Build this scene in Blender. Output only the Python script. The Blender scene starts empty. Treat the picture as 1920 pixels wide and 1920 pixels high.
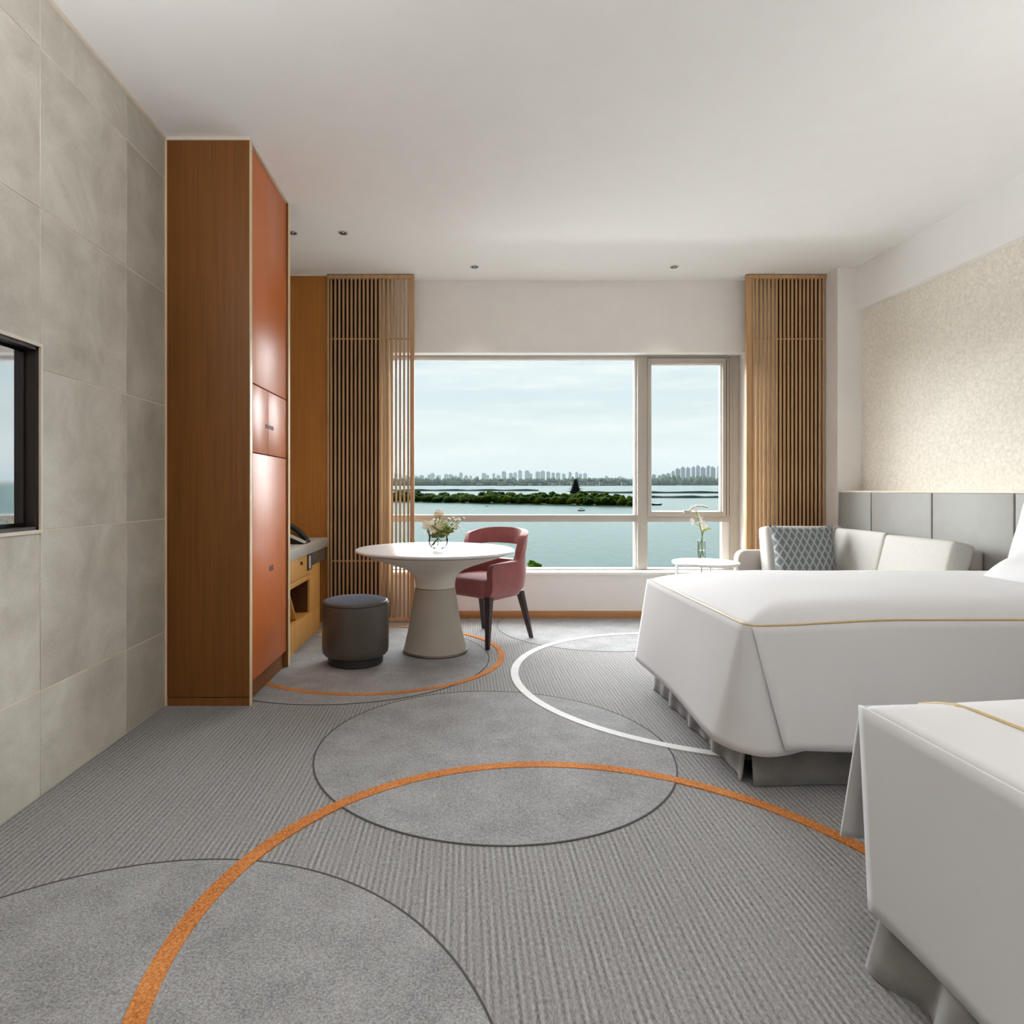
import bpy, bmesh, math, random
from mathutils import Matrix, Vector, noise
random.seed(7)
PI = math.pi
S = bpy.context.scene
C = S.collection

# ------------------------------------------------------------------ camera
cam_d = bpy.data.cameras.new('camera')
cam_d.sensor_width = 36.0
cam_d.lens = 1180 / 1920 * 36
cam_d.shift_x = (960 - 866.5) / 1920
cam_d.shift_y = -(960 - 919) / 1920
cam_d.clip_start = 0.02
cam_d.clip_end = 20000
cam = bpy.data.objects.new('camera', cam_d)
cam.location = (0, 0, 1.1)
cam.rotation_euler = (PI / 2, 0, 0)
C.objects.link(cam)
S.camera = cam

# ------------------------------------------------------------------ exposure
S.view_settings.view_transform = 'Standard'
S.view_settings.look = 'None'
S.view_settings.gamma = 1.0
S.view_settings.use_curve_mapping = False
S.view_settings.exposure = 0.0

# ------------------------------------------------------------------ sky
W = bpy.data.worlds.new('sky')
S.world = W
W.use_nodes = True
nt = W.node_tree
nt.nodes.clear()
def N(tree, kind, **kw):
    n = tree.nodes.new(kind)
    for k, v in kw.items():
        if k in n.inputs:
            n.inputs[k].default_value = v
        else:
            setattr(n, k, v)
    return n
tc = N(nt, 'ShaderNodeTexCoord')
mp = N(nt, 'ShaderNodeMapping')
mp.inputs['Scale'].default_value = (2.4, 2.4, 15.0)
mp.inputs['Rotation'].default_value = (0, math.radians(7), 0)
nz = N(nt, 'ShaderNodeTexNoise', Scale=1.6, Detail=6.0, Roughness=0.55)
rp = N(nt, 'ShaderNodeValToRGB')
rp.color_ramp.elements[0].position = 0.40
rp.color_ramp.elements[1].position = 0.66
sp = N(nt, 'ShaderNodeSeparateXYZ')
grad = N(nt, 'ShaderNodeValToRGB')
e = grad.color_ramp.elements
e[0].position = 0.0; e[0].color = (.83, .89, .87, 1)
e[1].position = 0.30; e[1].color = (.52, .70, .79, 1)
m1 = e.new(0.10); m1.color = (.73, .82, .83, 1)
mix = N(nt, 'ShaderNodeMix', data_type='RGBA')
mix.inputs['B'].default_value = (.86, .91, .91, 1)
bg = N(nt, 'ShaderNodeBackground', Strength=1.0)
wo = N(nt, 'ShaderNodeOutputWorld')
L = nt.links.new
L(tc.outputs['Generated'], mp.inputs['Vector'])
L(mp.outputs[0], nz.inputs['Vector'])
L(nz.outputs['Fac'], rp.inputs['Fac'])
L(tc.outputs['Generated'], sp.inputs[0])
L(sp.outputs['Z'], grad.inputs['Fac'])
L(grad.outputs['Color'], mix.inputs['A'])
L(rp.outputs['Color'], mix.inputs['Factor'])
L(mix.outputs['Result'], bg.inputs['Color'])
L(bg.outputs[0], wo.inputs[0])

# ------------------------------------------------------------------ light levels
LT = dict(sky=1.10, sun=34.0, fill_up_right=6.0, fill_up_mid=52.0, fill_up_left=23.0, fill_rear_down=.4, win_down=1.0)  # the uplights and rear downlights are added, unseen fill
bg.inputs['Strength'].default_value = LT['sky']
# hazy sun standing over the lake
sun_d = bpy.data.lights.new('sun', 'SUN')
sun_d.energy = LT['sun']
sun_d.color = (.955, .97, 1.0)
sun_d.angle = math.radians(110)
sun = bpy.data.objects.new('sun', sun_d)
sun.rotation_euler = Vector((.34, -.84, -.33)).to_track_quat('-Z', 'Y').to_euler()
sun.location = (-10, 40, 30)
C.objects.link(sun)

# ================================================================== helpers
def smooth(a, b, x):
    t = min(1, max(0, (x - a) / (b - a)))
    return t * t * (3 - 2 * t)
def tag(o, label=None, cat=None, group=None, kind=None):
    if label: o['label'] = label
    if cat: o['category'] = cat
    if group: o['group'] = group
    if kind: o['kind'] = kind
    return o
def thing(name, label, cat, loc=(0, 0, 0), rotz=0, group=None):
    o = bpy.data.objects.new(name, None)
    o.empty_display_size = .1
    C.objects.link(o)
    o.location = loc
    o.rotation_euler = (0, 0, rotz)
    return tag(o, label, cat, group)
def attach(o, parent, local=False):
    if parent is not None:
        o.parent = parent
        if not local and parent.type == 'EMPTY':
            o.matrix_parent_inverse = Matrix.Translation(-Vector(parent.location))
def link(name, me, mat, parent=None, local=False, sm=False):
    if mat is not None:
        me.materials.append(mat)
    if sm:
        for p in me.polygons: p.use_smooth = True
    o = bpy.data.objects.new(name, me)
    C.objects.link(o)
    attach(o, parent, local)
    return o
def from_bm(name, bm, mat, parent=None, local=False, sm=False, angle=None):
    bmesh.ops.recalc_face_normals(bm, faces=bm.faces[:])
    me = bpy.data.meshes.new(name)
    bm.to_mesh(me); bm.free()
    if angle is not None:
        for p in me.polygons: p.use_smooth = True
        me.set_sharp_from_angle(angle=math.radians(angle))
    return link(name, me, mat, parent, local, sm)
def bbox(bm, x0, x1, y0, y1, z0, z1):
    v = [bm.verts.new(p) for p in ((x0,y0,z0),(x1,y0,z0),(x1,y1,z0),(x0,y1,z0),(x0,y0,z1),(x1,y0,z1),(x1,y1,z1),(x0,y1,z1))]
    fs = [bm.faces.new([v[i] for i in f]) for f in ((0,3,2,1),(4,5,6,7),(0,1,5,4),(1,2,6,5),(2,3,7,6),(3,0,4,7))]
    return fs
def boxes(name, lst, mat, parent=None, bevel=0, local=False, seg=2):
    bm = bmesh.new()
    for b in lst: bbox(bm, *b)
    if bevel:
        bmesh.ops.bevel(bm, geom=bm.edges[:], offset=bevel, segments=seg, affect='EDGES', profile=.5)
        return from_bm(name, bm, mat, parent, local, angle=40)
    return from_bm(name, bm, mat, parent, local)
def box(name, x0, x1, y0, y1, z0, z1, mat, parent=None, bevel=0, local=False, seg=2):
    return boxes(name, [(x0, x1, y0, y1, z0, z1)], mat, parent, bevel, local, seg)
def lathe(name, prof, mat, loc, parent=None, seg=64, local=False, angle=35):
    bm = bmesh.new()
    rings = []
    for r, z in prof:
        if r < 1e-5:
            rings.append([bm.verts.new((loc[0], loc[1], loc[2] + z))])
        else:
            rings.append([bm.verts.new((loc[0] + r*math.cos(2*PI*i/seg), loc[1] + r*math.sin(2*PI*i/seg), loc[2] + z)) for i in range(seg)])
    for a, b in zip(rings, rings[1:]):
        for i in range(seg):
            j = (i + 1) % seg
            if len(a) == 1 and len(b) == 1: continue
            if len(a) == 1: bm.faces.new((a[0], b[i], b[j]))
            elif len(b) == 1: bm.faces.new((a[i], b[0], a[j]))
            else: bm.faces.new((a[i], b[i], b[j], a[j]))
    return from_bm(name, bm, mat, parent, local, angle=angle)
def add_tube(bm, pts, r, seg=8, r1=None):
    pts = [Vector(p) for p in pts]
    rings = []
    n = len(pts)
    for i, p in enumerate(pts):
        t = (pts[min(i+1, n-1)] - pts[max(i-1, 0)]).normalized()
        up = Vector((0, 0, 1)) if abs(t.z) < .9 else Vector((1, 0, 0))
        a = t.cross(up).normalized(); b = t.cross(a).normalized()
        rr = r if r1 is None else r + (r1 - r) * i / (n - 1)
        rings.append([bm.verts.new(p + a*rr*math.cos(2*PI*k/seg) + b*rr*math.sin(2*PI*k/seg)) for k in range(seg)])
    for A, B in zip(rings, rings[1:]):
        for k in range(seg):
            bm.faces.new((A[k], A[(k+1) % seg], B[(k+1) % seg], B[k]))
    bm.faces.new(rings[0]); bm.faces.new(rings[-1][::-1])
def tube(name, pts, r, mat, parent=None, seg=8, r1=None, local=False):
    bm = bmesh.new(); add_tube(bm, pts, r, seg, r1)
    return from_bm(name, bm, mat, parent, local, angle=50)
def surf(name, fn, nu, nv, mat, parent=None, thick=0, local=False, skip=None, merge=False, off=0, sub=0):
    bm = bmesh.new()
    g = [[bm.verts.new(fn(i / nu, j / nv)) for j in range(nv + 1)] for i in range(nu + 1)]
    for i in range(nu):
        for j in range(nv):
            if skip and skip(i, j): continue
            bm.faces.new((g[i][j], g[i+1][j], g[i+1][j+1], g[i][j+1]))
    if merge:
        bmesh.ops.remove_doubles(bm, verts=bm.verts[:], dist=1e-5)
        loose = [v for v in bm.verts if not v.link_faces]
        bmesh.ops.delete(bm, geom=loose, context='VERTS')
    o = from_bm(name, bm, mat, parent, local, sm=True)
    if thick:
        m = o.modifiers.new('thickness', 'SOLIDIFY'); m.thickness = thick; m.offset = off
    if sub:
        m = o.modifiers.new('round', 'SUBSURF'); m.levels = sub; m.render_levels = sub
    return o
def disc(name, cx, cy, r, z0, z1, mat, parent, seg=160):
    bm = bmesh.new()
    a = [bm.verts.new((cx + r*math.cos(2*PI*i/seg), cy + r*math.sin(2*PI*i/seg), z1)) for i in range(seg)]
    b = [bm.verts.new((v.co.x, v.co.y, z0)) for v in a]
    bm.faces.new(a)
    for i in range(seg): bm.faces.new((b[i], b[(i+1) % seg], a[(i+1) % seg], a[i]))
    return from_bm(name, bm, mat, parent)
def ring(name, cx, cy, r, w, z0, z1, mat, parent, seg=200):
    bm = bmesh.new()
    P = []
    for rr, z in ((r - w/2, z0), (r - w/2, z1), (r + w/2, z1), (r + w/2, z0)):
        P.append([bm.verts.new((cx + rr*math.cos(2*PI*i/seg), cy + rr*math.sin(2*PI*i/seg), z)) for i in range(seg)])
    for A, B in zip(P, P[1:]):
        for i in range(seg): bm.faces.new((A[i], A[(i+1) % seg], B[(i+1) % seg], B[i]))
    return from_bm(name, bm, mat, parent)
def pillow(name, w, h, t, M, mat, parent=None, n=22, dog=.07, wob=.0, seed=0, p=3.0):
    bm = bmesh.new()
    def pt(u, v, s):
        x = w/2 * u * (1 - dog * (1 - v*v) * abs(u)**3)
        y = h/2 * v * (1 - dog * (1 - u*u) * abs(v)**3)
        f = max(0, (1 - abs(u)**p) * (1 - abs(v)**p)) ** .55
        z = s * t/2 * f
        if wob: z += wob * f * noise.noise(Vector((u*1.7 + seed, v*1.7, s*3)))
        return M @ Vector((x, y, z))
    ga = [[bm.verts.new(pt(-1 + 2*i/n, -1 + 2*j/n, 1)) for j in range(n+1)] for i in range(n+1)]
    gb = [[bm.verts.new(pt(-1 + 2*i/n, -1 + 2*j/n, -1)) for j in range(n+1)] for i in range(n+1)]
    for i in range(n):
        for j in range(n):
            bm.faces.new((ga[i][j], ga[i+1][j], ga[i+1][j+1], ga[i][j+1]))
            bm.faces.new((gb[i][j], gb[i][j+1], gb[i+1][j+1], gb[i+1][j]))
    bmesh.ops.remove_doubles(bm, verts=bm.verts[:], dist=1e-5)
    return from_bm(name, bm, mat, parent, sm=True)

# ================================================================== materials
def new_mat(name):
    m = bpy.data.materials.new(name); m.use_nodes = True
    return m, m.node_tree, m.node_tree.nodes['Principled BSDF']
def plain(name, col, rough=.6, var=.06, scale=8.0, bump=0.0, bscale=200.0, metal=0, coat=0, spec=.5, stretch=(1, 1, 1), sheen=0, obj=True):
    m, t, b = new_mat(name)
    tcn = N(t, 'ShaderNodeTexCoord'); mpn = N(t, 'ShaderNodeMapping')
    mpn.inputs['Scale'].default_value = stretch
    t.links.new(tcn.outputs['Object'], mpn.inputs['Vector'])
    nzn = N(t, 'ShaderNodeTexNoise', Scale=scale, Detail=5.0, Roughness=.6)
    t.links.new(mpn.outputs[0], nzn.inputs['Vector'])
    r = N(t, 'ShaderNodeValToRGB')
    r.color_ramp.elements[0].position = .3; r.color_ramp.elements[1].position = .7
    r.color_ramp.elements[0].color = tuple(max(0, c*(1-var)) for c in col) + (1,)
    r.color_ramp.elements[1].color = tuple(min(1, c*(1+var)) for c in col) + (1,)
    t.links.new(nzn.outputs['Fac'], r.inputs['Fac'])
    t.links.new(r.outputs['Color'], b.inputs['Base Color'])
    b.inputs['Roughness'].default_value = rough
    b.inputs['Metallic'].default_value = metal
    b.inputs['Coat Weight'].default_value = coat
    b.inputs['Coat Roughness'].default_value = .12
    b.inputs['Specular IOR Level'].default_value = spec
    if sheen:
        b.inputs['Sheen Weight'].default_value = sheen
    if bump:
        n2 = N(t, 'ShaderNodeTexNoise', Scale=bscale, Detail=3.0)
        t.links.new(mpn.outputs[0], n2.inputs['Vector'])
        bp = N(t, 'ShaderNodeBump', Strength=bump, Distance=.002)
        t.links.new(n2.outputs['Fac'], bp.inputs['Height'])
        t.links.new(bp.outputs[0], b.inputs['Normal'])
    return m
def wood(name, a, b_, rough=.4, coat=0.0, stretch=(70, 70, 1.6), spec=.4):
    m, t, b = new_mat(name)
    tcn = N(t, 'ShaderNodeTexCoord'); mpn = N(t, 'ShaderNodeMapping')
    mpn.inputs['Scale'].default_value = stretch
    t.links.new(tcn.outputs['Object'], mpn.inputs['Vector'])
    n1 = N(t, 'ShaderNodeTexNoise', Scale=1.0, Detail=6.0, Roughness=.65, Distortion=.4)
    t.links.new(mpn.outputs[0], n1.inputs['Vector'])
    r = N(t, 'ShaderNodeValToRGB')
    r.color_ramp.elements[0].position = .28; r.color_ramp.elements[1].position = .72
    r.color_ramp.elements[0].color = a + (1,); r.color_ramp.elements[1].color = b_ + (1,)
    t.links.new(n1.outputs['Fac'], r.inputs['Fac'])
    t.links.new(r.outputs['Color'], b.inputs['Base Color'])
    b.inputs['Roughness'].default_value = rough
    b.inputs['Coat Weight'].default_value = coat
    b.inputs['Coat Roughness'].default_value = .4
    b.inputs['Specular IOR Level'].default_value = spec
    return m
def clear_glass(name, tint=(1, 1, 1), ior=1.22, rough=0.0):
    m = bpy.data.materials.new(name); m.use_nodes = True
    t = m.node_tree; t.nodes.clear()
    tr = N(t, 'ShaderNodeBsdfTransparent'); tr.inputs[0].default_value = tint + (1,)
    gl = N(t, 'ShaderNodeBsdfGlossy', Roughness=rough)
    fr = N(t, 'ShaderNodeFresnel', IOR=ior)
    mx = N(t, 'ShaderNodeMixShader'); o = N(t, 'ShaderNodeOutputMaterial')
    t.links.new(fr.outputs[0], mx.inputs[0]); t.links.new(tr.outputs[0], mx.inputs[1]); t.links.new(gl.outputs[0], mx.inputs[2])
    t.links.new(mx.outputs[0], o.inputs[0])
    return m

def pane_glass():
    m = bpy.data.materials.new('window_glass'); m.use_nodes = True
    t = m.node_tree; t.nodes.clear()
    tr = N(t, 'ShaderNodeBsdfTransparent'); tr.inputs[0].default_value = (.985, .995, .99, 1)
    o = N(t, 'ShaderNodeOutputMaterial'); t.links.new(tr.outputs[0], o.inputs[0])
    return m
def carpet_mat():
    m, t, b = new_mat('striped_carpet')
    tcn = N(t, 'ShaderNodeTexCoord')
    # long broken yarn lines running towards the window
    def nz_(sc, det, sx, sy, rough=.5):
        mpn = N(t, 'ShaderNodeMapping'); mpn.inputs['Scale'].default_value = (sx, sy, 1)
        t.links.new(tcn.outputs['Object'], mpn.inputs['Vector'])
        n = N(t, 'ShaderNodeTexNoise', Scale=sc, Detail=det, Roughness=rough)
        t.links.new(mpn.outputs[0], n.inputs['Vector']); return n
    wob = nz_(1.0, 2.0, 7.0, 7.0)
    sx = N(t, 'ShaderNodeSeparateXYZ'); t.links.new(tcn.outputs['Object'], sx.inputs[0])
    ph = N(t, 'ShaderNodeMath', operation='MULTIPLY_ADD'); ph.inputs[1].default_value = .006
    t.links.new(wob.outputs['Fac'], ph.inputs[0]); t.links.new(sx.outputs['X'], ph.inputs[2])
    fq = N(t, 'ShaderNodeMath', operation='MULTIPLY'); fq.inputs[1].default_value = 2*PI/.0185
    t.links.new(ph.outputs[0], fq.inputs[0])
    sn = N(t, 'ShaderNodeMath', operation='SINE'); t.links.new(fq.outputs[0], sn.inputs[0])
    brk = nz_(1.0, 3.0, 45.0, 5.0)          # how strong each line is, patch by patch
    br2 = N(t, 'ShaderNodeMapRange'); br2.inputs['From Min'].default_value = .30; br2.inputs['From Max'].default_value = .72
    t.links.new(brk.outputs['Fac'], br2.inputs['Value'])
    st_ = N(t, 'ShaderNodeMath', operation='MULTIPLY'); t.links.new(sn.outputs[0], st_.inputs[0]); t.links.new(br2.outputs[0], st_.inputs[1])
    fine = nz_(1.0, 3.0, 260.0, 75.0, .75)
    a1 = N(t, 'ShaderNodeMath', operation='MULTIPLY_ADD'); a1.inputs[1].default_value = .20
    t.links.new(st_.outputs[0], a1.inputs[0]); t.links.new(fine.outputs['Fac'], a1.inputs[2])
    big = nz_(1.0, 2.0, 1.5, 1.5)
    a2 = N(t, 'ShaderNodeMath', operation='MULTIPLY_ADD'); a2.inputs[1].default_value = .12
    t.links.new(big.outputs['Fac'], a2.inputs[0]); t.links.new(a1.outputs[0], a2.inputs[2])
    r = N(t, 'ShaderNodeValToRGB')
    r.color_ramp.elements[0].position = .28; r.color_ramp.elements[1].position = .86
    r.color_ramp.elements[0].color = (.122, .118, .117, 1); r.color_ramp.elements[1].color = (.46, .448, .44, 1)
    t.links.new(a2.outputs[0], r.inputs['Fac']); t.links.new(r.outputs['Color'], b.inputs['Base Color'])
    bp = N(t, 'ShaderNodeBump', Strength=.2, Distance=.002)
    t.links.new(a1.outputs[0], bp.inputs['Height']); t.links.new(bp.outputs[0], b.inputs['Normal'])
    b.inputs['Roughness'].default_value = .95; b.inputs['Specular IOR Level'].default_value = .1
    return m
def pile_mat(name, a_, b_, scale=230.0):
    m, t, b = new_mat(name)
    tcn = N(t, 'ShaderNodeTexCoord')
    n1 = N(t, 'ShaderNodeTexNoise', Scale=scale, Detail=3.0, Roughness=.7)
    n2 = N(t, 'ShaderNodeTexNoise', Scale=6.0, Detail=2.0)
    t.links.new(tcn.outputs['Object'], n1.inputs['Vector']); t.links.new(tcn.outputs['Object'], n2.inputs['Vector'])
    a = N(t, 'ShaderNodeMath', operation='MULTIPLY_ADD'); a.inputs[1].default_value = .25
    t.links.new(n2.outputs['Fac'], a.inputs[0]); t.links.new(n1.outputs['Fac'], a.inputs[2])
    r = N(t, 'ShaderNodeValToRGB')
    r.color_ramp.elements[0].position = .42; r.color_ramp.elements[1].position = .82
    r.color_ramp.elements[0].color = a_ + (1,); r.color_ramp.elements[1].color = b_ + (1,)
    t.links.new(a.outputs[0], r.inputs['Fac']); t.links.new(r.outputs['Color'], b.inputs['Base Color'])
    bp = N(t, 'ShaderNodeBump', Strength=.5, Distance=.004)
    t.links.new(n1.outputs['Fac'], bp.inputs['Height']); t.links.new(bp.outputs[0], b.inputs['Normal'])
    b.inputs['Roughness'].default_value = .95; b.inputs['Specular IOR Level'].default_value = .1
    return m
def cement_mat(name, a_, b_):
    m, t, b = new_mat(name)
    tcn = N(t, 'ShaderNodeTexCoord'); oi = N(t, 'ShaderNodeObjectInfo')
    ad = N(t, 'ShaderNodeVectorMath', operation='MULTIPLY_ADD'); ad.inputs[1].default_value = (9, 9, 9)
    t.links.new(oi.outputs['Random'], ad.inputs[0]); t.links.new(tcn.outputs['Object'], ad.inputs[2])
    n1 = N(t, 'ShaderNodeTexNoise', Scale=3.2, Detail=7.0, Roughness=.62, Distortion=.5)
    n2 = N(t, 'ShaderNodeTexNoise', Scale=90.0, Detail=3.0)
    t.links.new(ad.outputs[0], n1.inputs['Vector']); t.links.new(ad.outputs[0], n2.inputs['Vector'])
    a = N(t, 'ShaderNodeMath', operation='MULTIPLY_ADD'); a.inputs[1].default_value = .18
    t.links.new(n2.outputs['Fac'], a.inputs[0]); t.links.new(n1.outputs['Fac'], a.inputs[2])
    r = N(t, 'ShaderNodeValToRGB')
    r.color_ramp.elements[0].position = .38; r.color_ramp.elements[1].position = .80
    r.color_ramp.elements[0].color = a_ + (1,); r.color_ramp.elements[1].color = b_ + (1,)
    t.links.new(a.outputs[0], r.inputs['Fac']); t.links.new(r.outputs['Color'], b.inputs['Base Color'])
    b.inputs['Roughness'].default_value = .55; b.inputs['Specular IOR Level'].default_value = .35
    return m
def diamond_mat():
    m, t, b = new_mat('diamond_weave')
    tcn = N(t, 'ShaderNodeTexCoord'); sx = N(t, 'ShaderNodeSeparateXYZ')
    t.links.new(tcn.outputs['Object'], sx.inputs[0])
    def lin(kx, kz):
        a = N(t, 'ShaderNodeMath', operation='MULTIPLY'); a.inputs[1].default_value = kx; t.links.new(sx.outputs['X'], a.inputs[0])
        c = N(t, 'ShaderNodeMath', operation='MULTIPLY_ADD'); c.inputs[1].default_value = kz
        t.links.new(sx.outputs['Z'], c.inputs[0]); t.links.new(a.outputs[0], c.inputs[2])
        p = N(t, 'ShaderNodeMath', operation='PINGPONG'); p.inputs[1].default_value = .5; t.links.new(c.outputs[0], p.inputs[0])
        return p
    l1, l2 = lin(1/.048, 1/.092), lin(1/.048, -1/.092)
    pp = N(t, 'ShaderNodeMath', operation='MINIMUM'); t.links.new(l1.outputs[0], pp.inputs[0]); t.links.new(l2.outputs[0], pp.inputs[1])
    nn = N(t, 'ShaderNodeTexNoise', Scale=150.0); t.links.new(tcn.outputs['Object'], nn.inputs['Vector'])
    ma = N(t, 'ShaderNodeMath', operation='MULTIPLY_ADD'); ma.inputs[1].default_value = .16
    t.links.new(nn.outputs['Fac'], ma.inputs[0]); t.links.new(pp.outputs[0], ma.inputs[2])
    r = N(t, 'ShaderNodeValToRGB')
    r.color_ramp.elements[0].position = .13; r.color_ramp.elements[1].position = .26
    r.color_ramp.elements[0].color = (.34, .35, .345, 1); r.color_ramp.elements[1].color = (.125, .142, .148, 1)
    t.links.new(ma.outputs[0], r.inputs['Fac']); t.links.new(r.outputs['Color'], b.inputs['Base Color'])
    b.inputs['Roughness'].default_value = .85
    return m

M = {}
M['ceiling'] = plain('ceiling_paint', (.88, .865, .84), .9, .01)
M['wall'] = plain('wall_paint', (.86, .825, .79), .85, .015)
M['paper'] = plain('gold_fleck_wallpaper', (.84, .785, .68), .6, .13, 55.0, bump=.2, bscale=90)
M['grout'] = plain('pale_grout', (.80, .73, .62), .9, .05)
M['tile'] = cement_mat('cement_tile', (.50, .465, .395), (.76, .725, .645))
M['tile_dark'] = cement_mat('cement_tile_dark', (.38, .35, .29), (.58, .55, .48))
M['carpet'] = carpet_mat()
M['pile'] = pile_mat('grey_pile', (.165, .163, .166), (.45, .445, .445), 190)
M['seam'] = plain('carpet_seam', (.07, .065, .06), .95, .1)
M['orange_yarn'] = pile_mat('orange_yarn', (.36, .09, .015), (.74, .33, .11), 160)
M['white_yarn'] = pile_mat('white_yarn', (.70, .70, .70), (.9, .9, .9), 160)
M['wood_front'] = wood('teak_veneer', (.17, .058, .010), (.25, .092, .017), .45)
M['wood_panel'] = wood('amber_panel', (.36, .135, .022), (.50, .20, .04), .45)
M['wood_base'] = wood('oak_skirting', (.42, .20, .07), (.55, .28, .11), .5, stretch=(2, 60, 60))
M['wood_door'] = wood('orange_lacquer', (.56, .135, .025), (.68, .185, .035), .36, coat=.15)
M['wood_desk'] = wood('light_teak', (.78, .39, .085), (.94, .53, .16), .45)
M['wood_dark'] = wood('niche_lining', (.10, .03, .01), (.15, .05, .015), .6)
M['wood_edge'] = plain('pale_edge_band', (.80, .62, .40), .4, .04)
M['slat'] = wood('slat_wood', (.42, .235, .11), (.60, .365, .18), .5, stretch=(50, 50, 3))
M['trim'] = plain('cream_trim', (.78, .70, .58), .5, .02)
M['black'] = plain('black_gloss', (.008, .006, .005), .35, .1)
M['brownblack'] = plain('dark_brown_lining', (.022, .012, .009), .5, .1)
M['alu'] = plain('champagne_aluminium', (.46, .42, .365), .45, .03, spec=.4)
M['white_alu'] = plain('white_frame', (.85, .83, .79), .5, .01)
M['glass'] = pane_glass()
M['vase_glass'] = clear_glass('vase_glass', (.95, .96, .95), 1.12)
M['curtain'] = plain('brown_curtain', (.034, .020, .012), .9, .15, 30.0, stretch=(1, 1, .1), sheen=.2)
M['sheer'] = plain('beige_curtain', (.82, .73, .58), .9, .06, 20.0, stretch=(1, 1, .1))
M['linen'] = plain('white_linen', (.70, .695, .695), .85, .012, 3.0, bump=.06, bscale=25)
M['gold'] = plain('gold_piping', (.62, .46, .22), .5, .08, 60)
M['skirt'] = plain('grey_velvet_skirt', (.20, .188, .175), .75, .25, 7.0, sheen=.5)
M['leather'] = plain('grey_leather', (.29, .28, .255), .5, .04, 12.0, bump=.1, bscale=350)
M['sofa'] = plain('cream_upholstery', (.53, .51, .47), .85, .03, 40.0, bump=.15, bscale=400)
M['sofa_base'] = plain('taupe_upholstery', (.44, .40, .36), .85, .04, 40.0)
M['diamond'] = diamond_mat()
M['pink'] = plain('rose_velvet', (.29, .080, .078), .75, .14, 14.0, sheen=.3)
M['leg'] = plain('dark_walnut', (.030, .018, .017), .45, .2, 30.0, stretch=(3, 3, .3))
M['table_top'] = plain('white_stone_top', (.72, .71, .71), .22, .02, 3.0)
M['table_neck'] = plain('cream_lacquer', (.68, .64, .57), .5, .02)
M['table_cone'] = plain('taupe_leather_cone', (.38, .34, .285), .55, .03)
M['table_foot'] = plain('pewter_ring', (.16, .14, .12), .35, .05, metal=.5)
M['stool'] = plain('umber_leather', (.080, .068, .056), .42, .05, 10.0)
M['stool_top'] = plain('slate_blue_felt', (.115, .145, .205), .9, .25, 120.0)
M['stool_base'] = plain('black_plinth', (.022, .018, .016), .5, .1)
M['stone'] = plain('pale_counter_stone', (.56, .54, .49), .3, .07, 12.0)
M['metal'] = plain('brushed_metal', (.30, .30, .29), .35, .05, metal=.8)
M['chrome'] = plain('satin_chrome', (.55, .53, .50), .25, .03, metal=1)
M['plastic'] = plain('phone_black', (.012, .011, .010), .3, .1)
M['phone_white'] = plain('phone_key_strip', (.72, .70, .66), .4, .03)
M['petal'] = plain('white_petal', (.90, .88, .82), .8, .05)
M['petal_cream'] = plain('cream_petal', (.86, .77, .56), .8, .08)
M['leaf'] = plain('fresh_leaf', (.36, .42, .07), .6, .25, 40.0)
M['stem'] = plain('stem_green', (.16, .20, .06), .6, .2)
M['water_in'] = clear_glass('vase_water', (.96, .98, .96), 1.06)
M['white_lacquer'] = plain('white_lacquer', (.66, .65, .64), .3, .01)
M['foliage'] = plain('island_foliage', (.0080, .020, .0010), .9, .7, .5, bump=1.0, bscale=1.2, spec=.02)
M['foliage2'] = plain('island_foliage_yellow', (.017, .030, .0010), .9, .65, .5, bump=1.0, bscale=1.2, spec=.02)
M['foliage_near'] = plain('treetop_leaves', (.035, .075, .006), .9, .6, 3.0, bump=1.0, bscale=8.0, spec=.05)
M['foliage_far'] = plain('far_woodland', (.020, .036, .016), .95, .6, .05, spec=.02)
M['trunk'] = plain('bark', (.06, .045, .03), .9, .2)
M['bank'] = plain('bank_soil', (.05, .055, .035), .9, .2, .1, spec=.02)
M['dike'] = plain('dike_stone', (.02, .03, .03), .9, .2, .1, spec=.02)
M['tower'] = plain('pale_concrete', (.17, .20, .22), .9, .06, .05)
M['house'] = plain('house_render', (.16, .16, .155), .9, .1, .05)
M['pagoda'] = plain('pagoda_tile', (.010, .016, .015), .8, .2, .3, spec=.02)
M['boat'] = plain('dark_hull', (.012, .014, .014), .6, .2, spec=.02)
M['cup'] = plain('downlight_cup', (.12, .11, .10), .35, .1, metal=.6)

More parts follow.
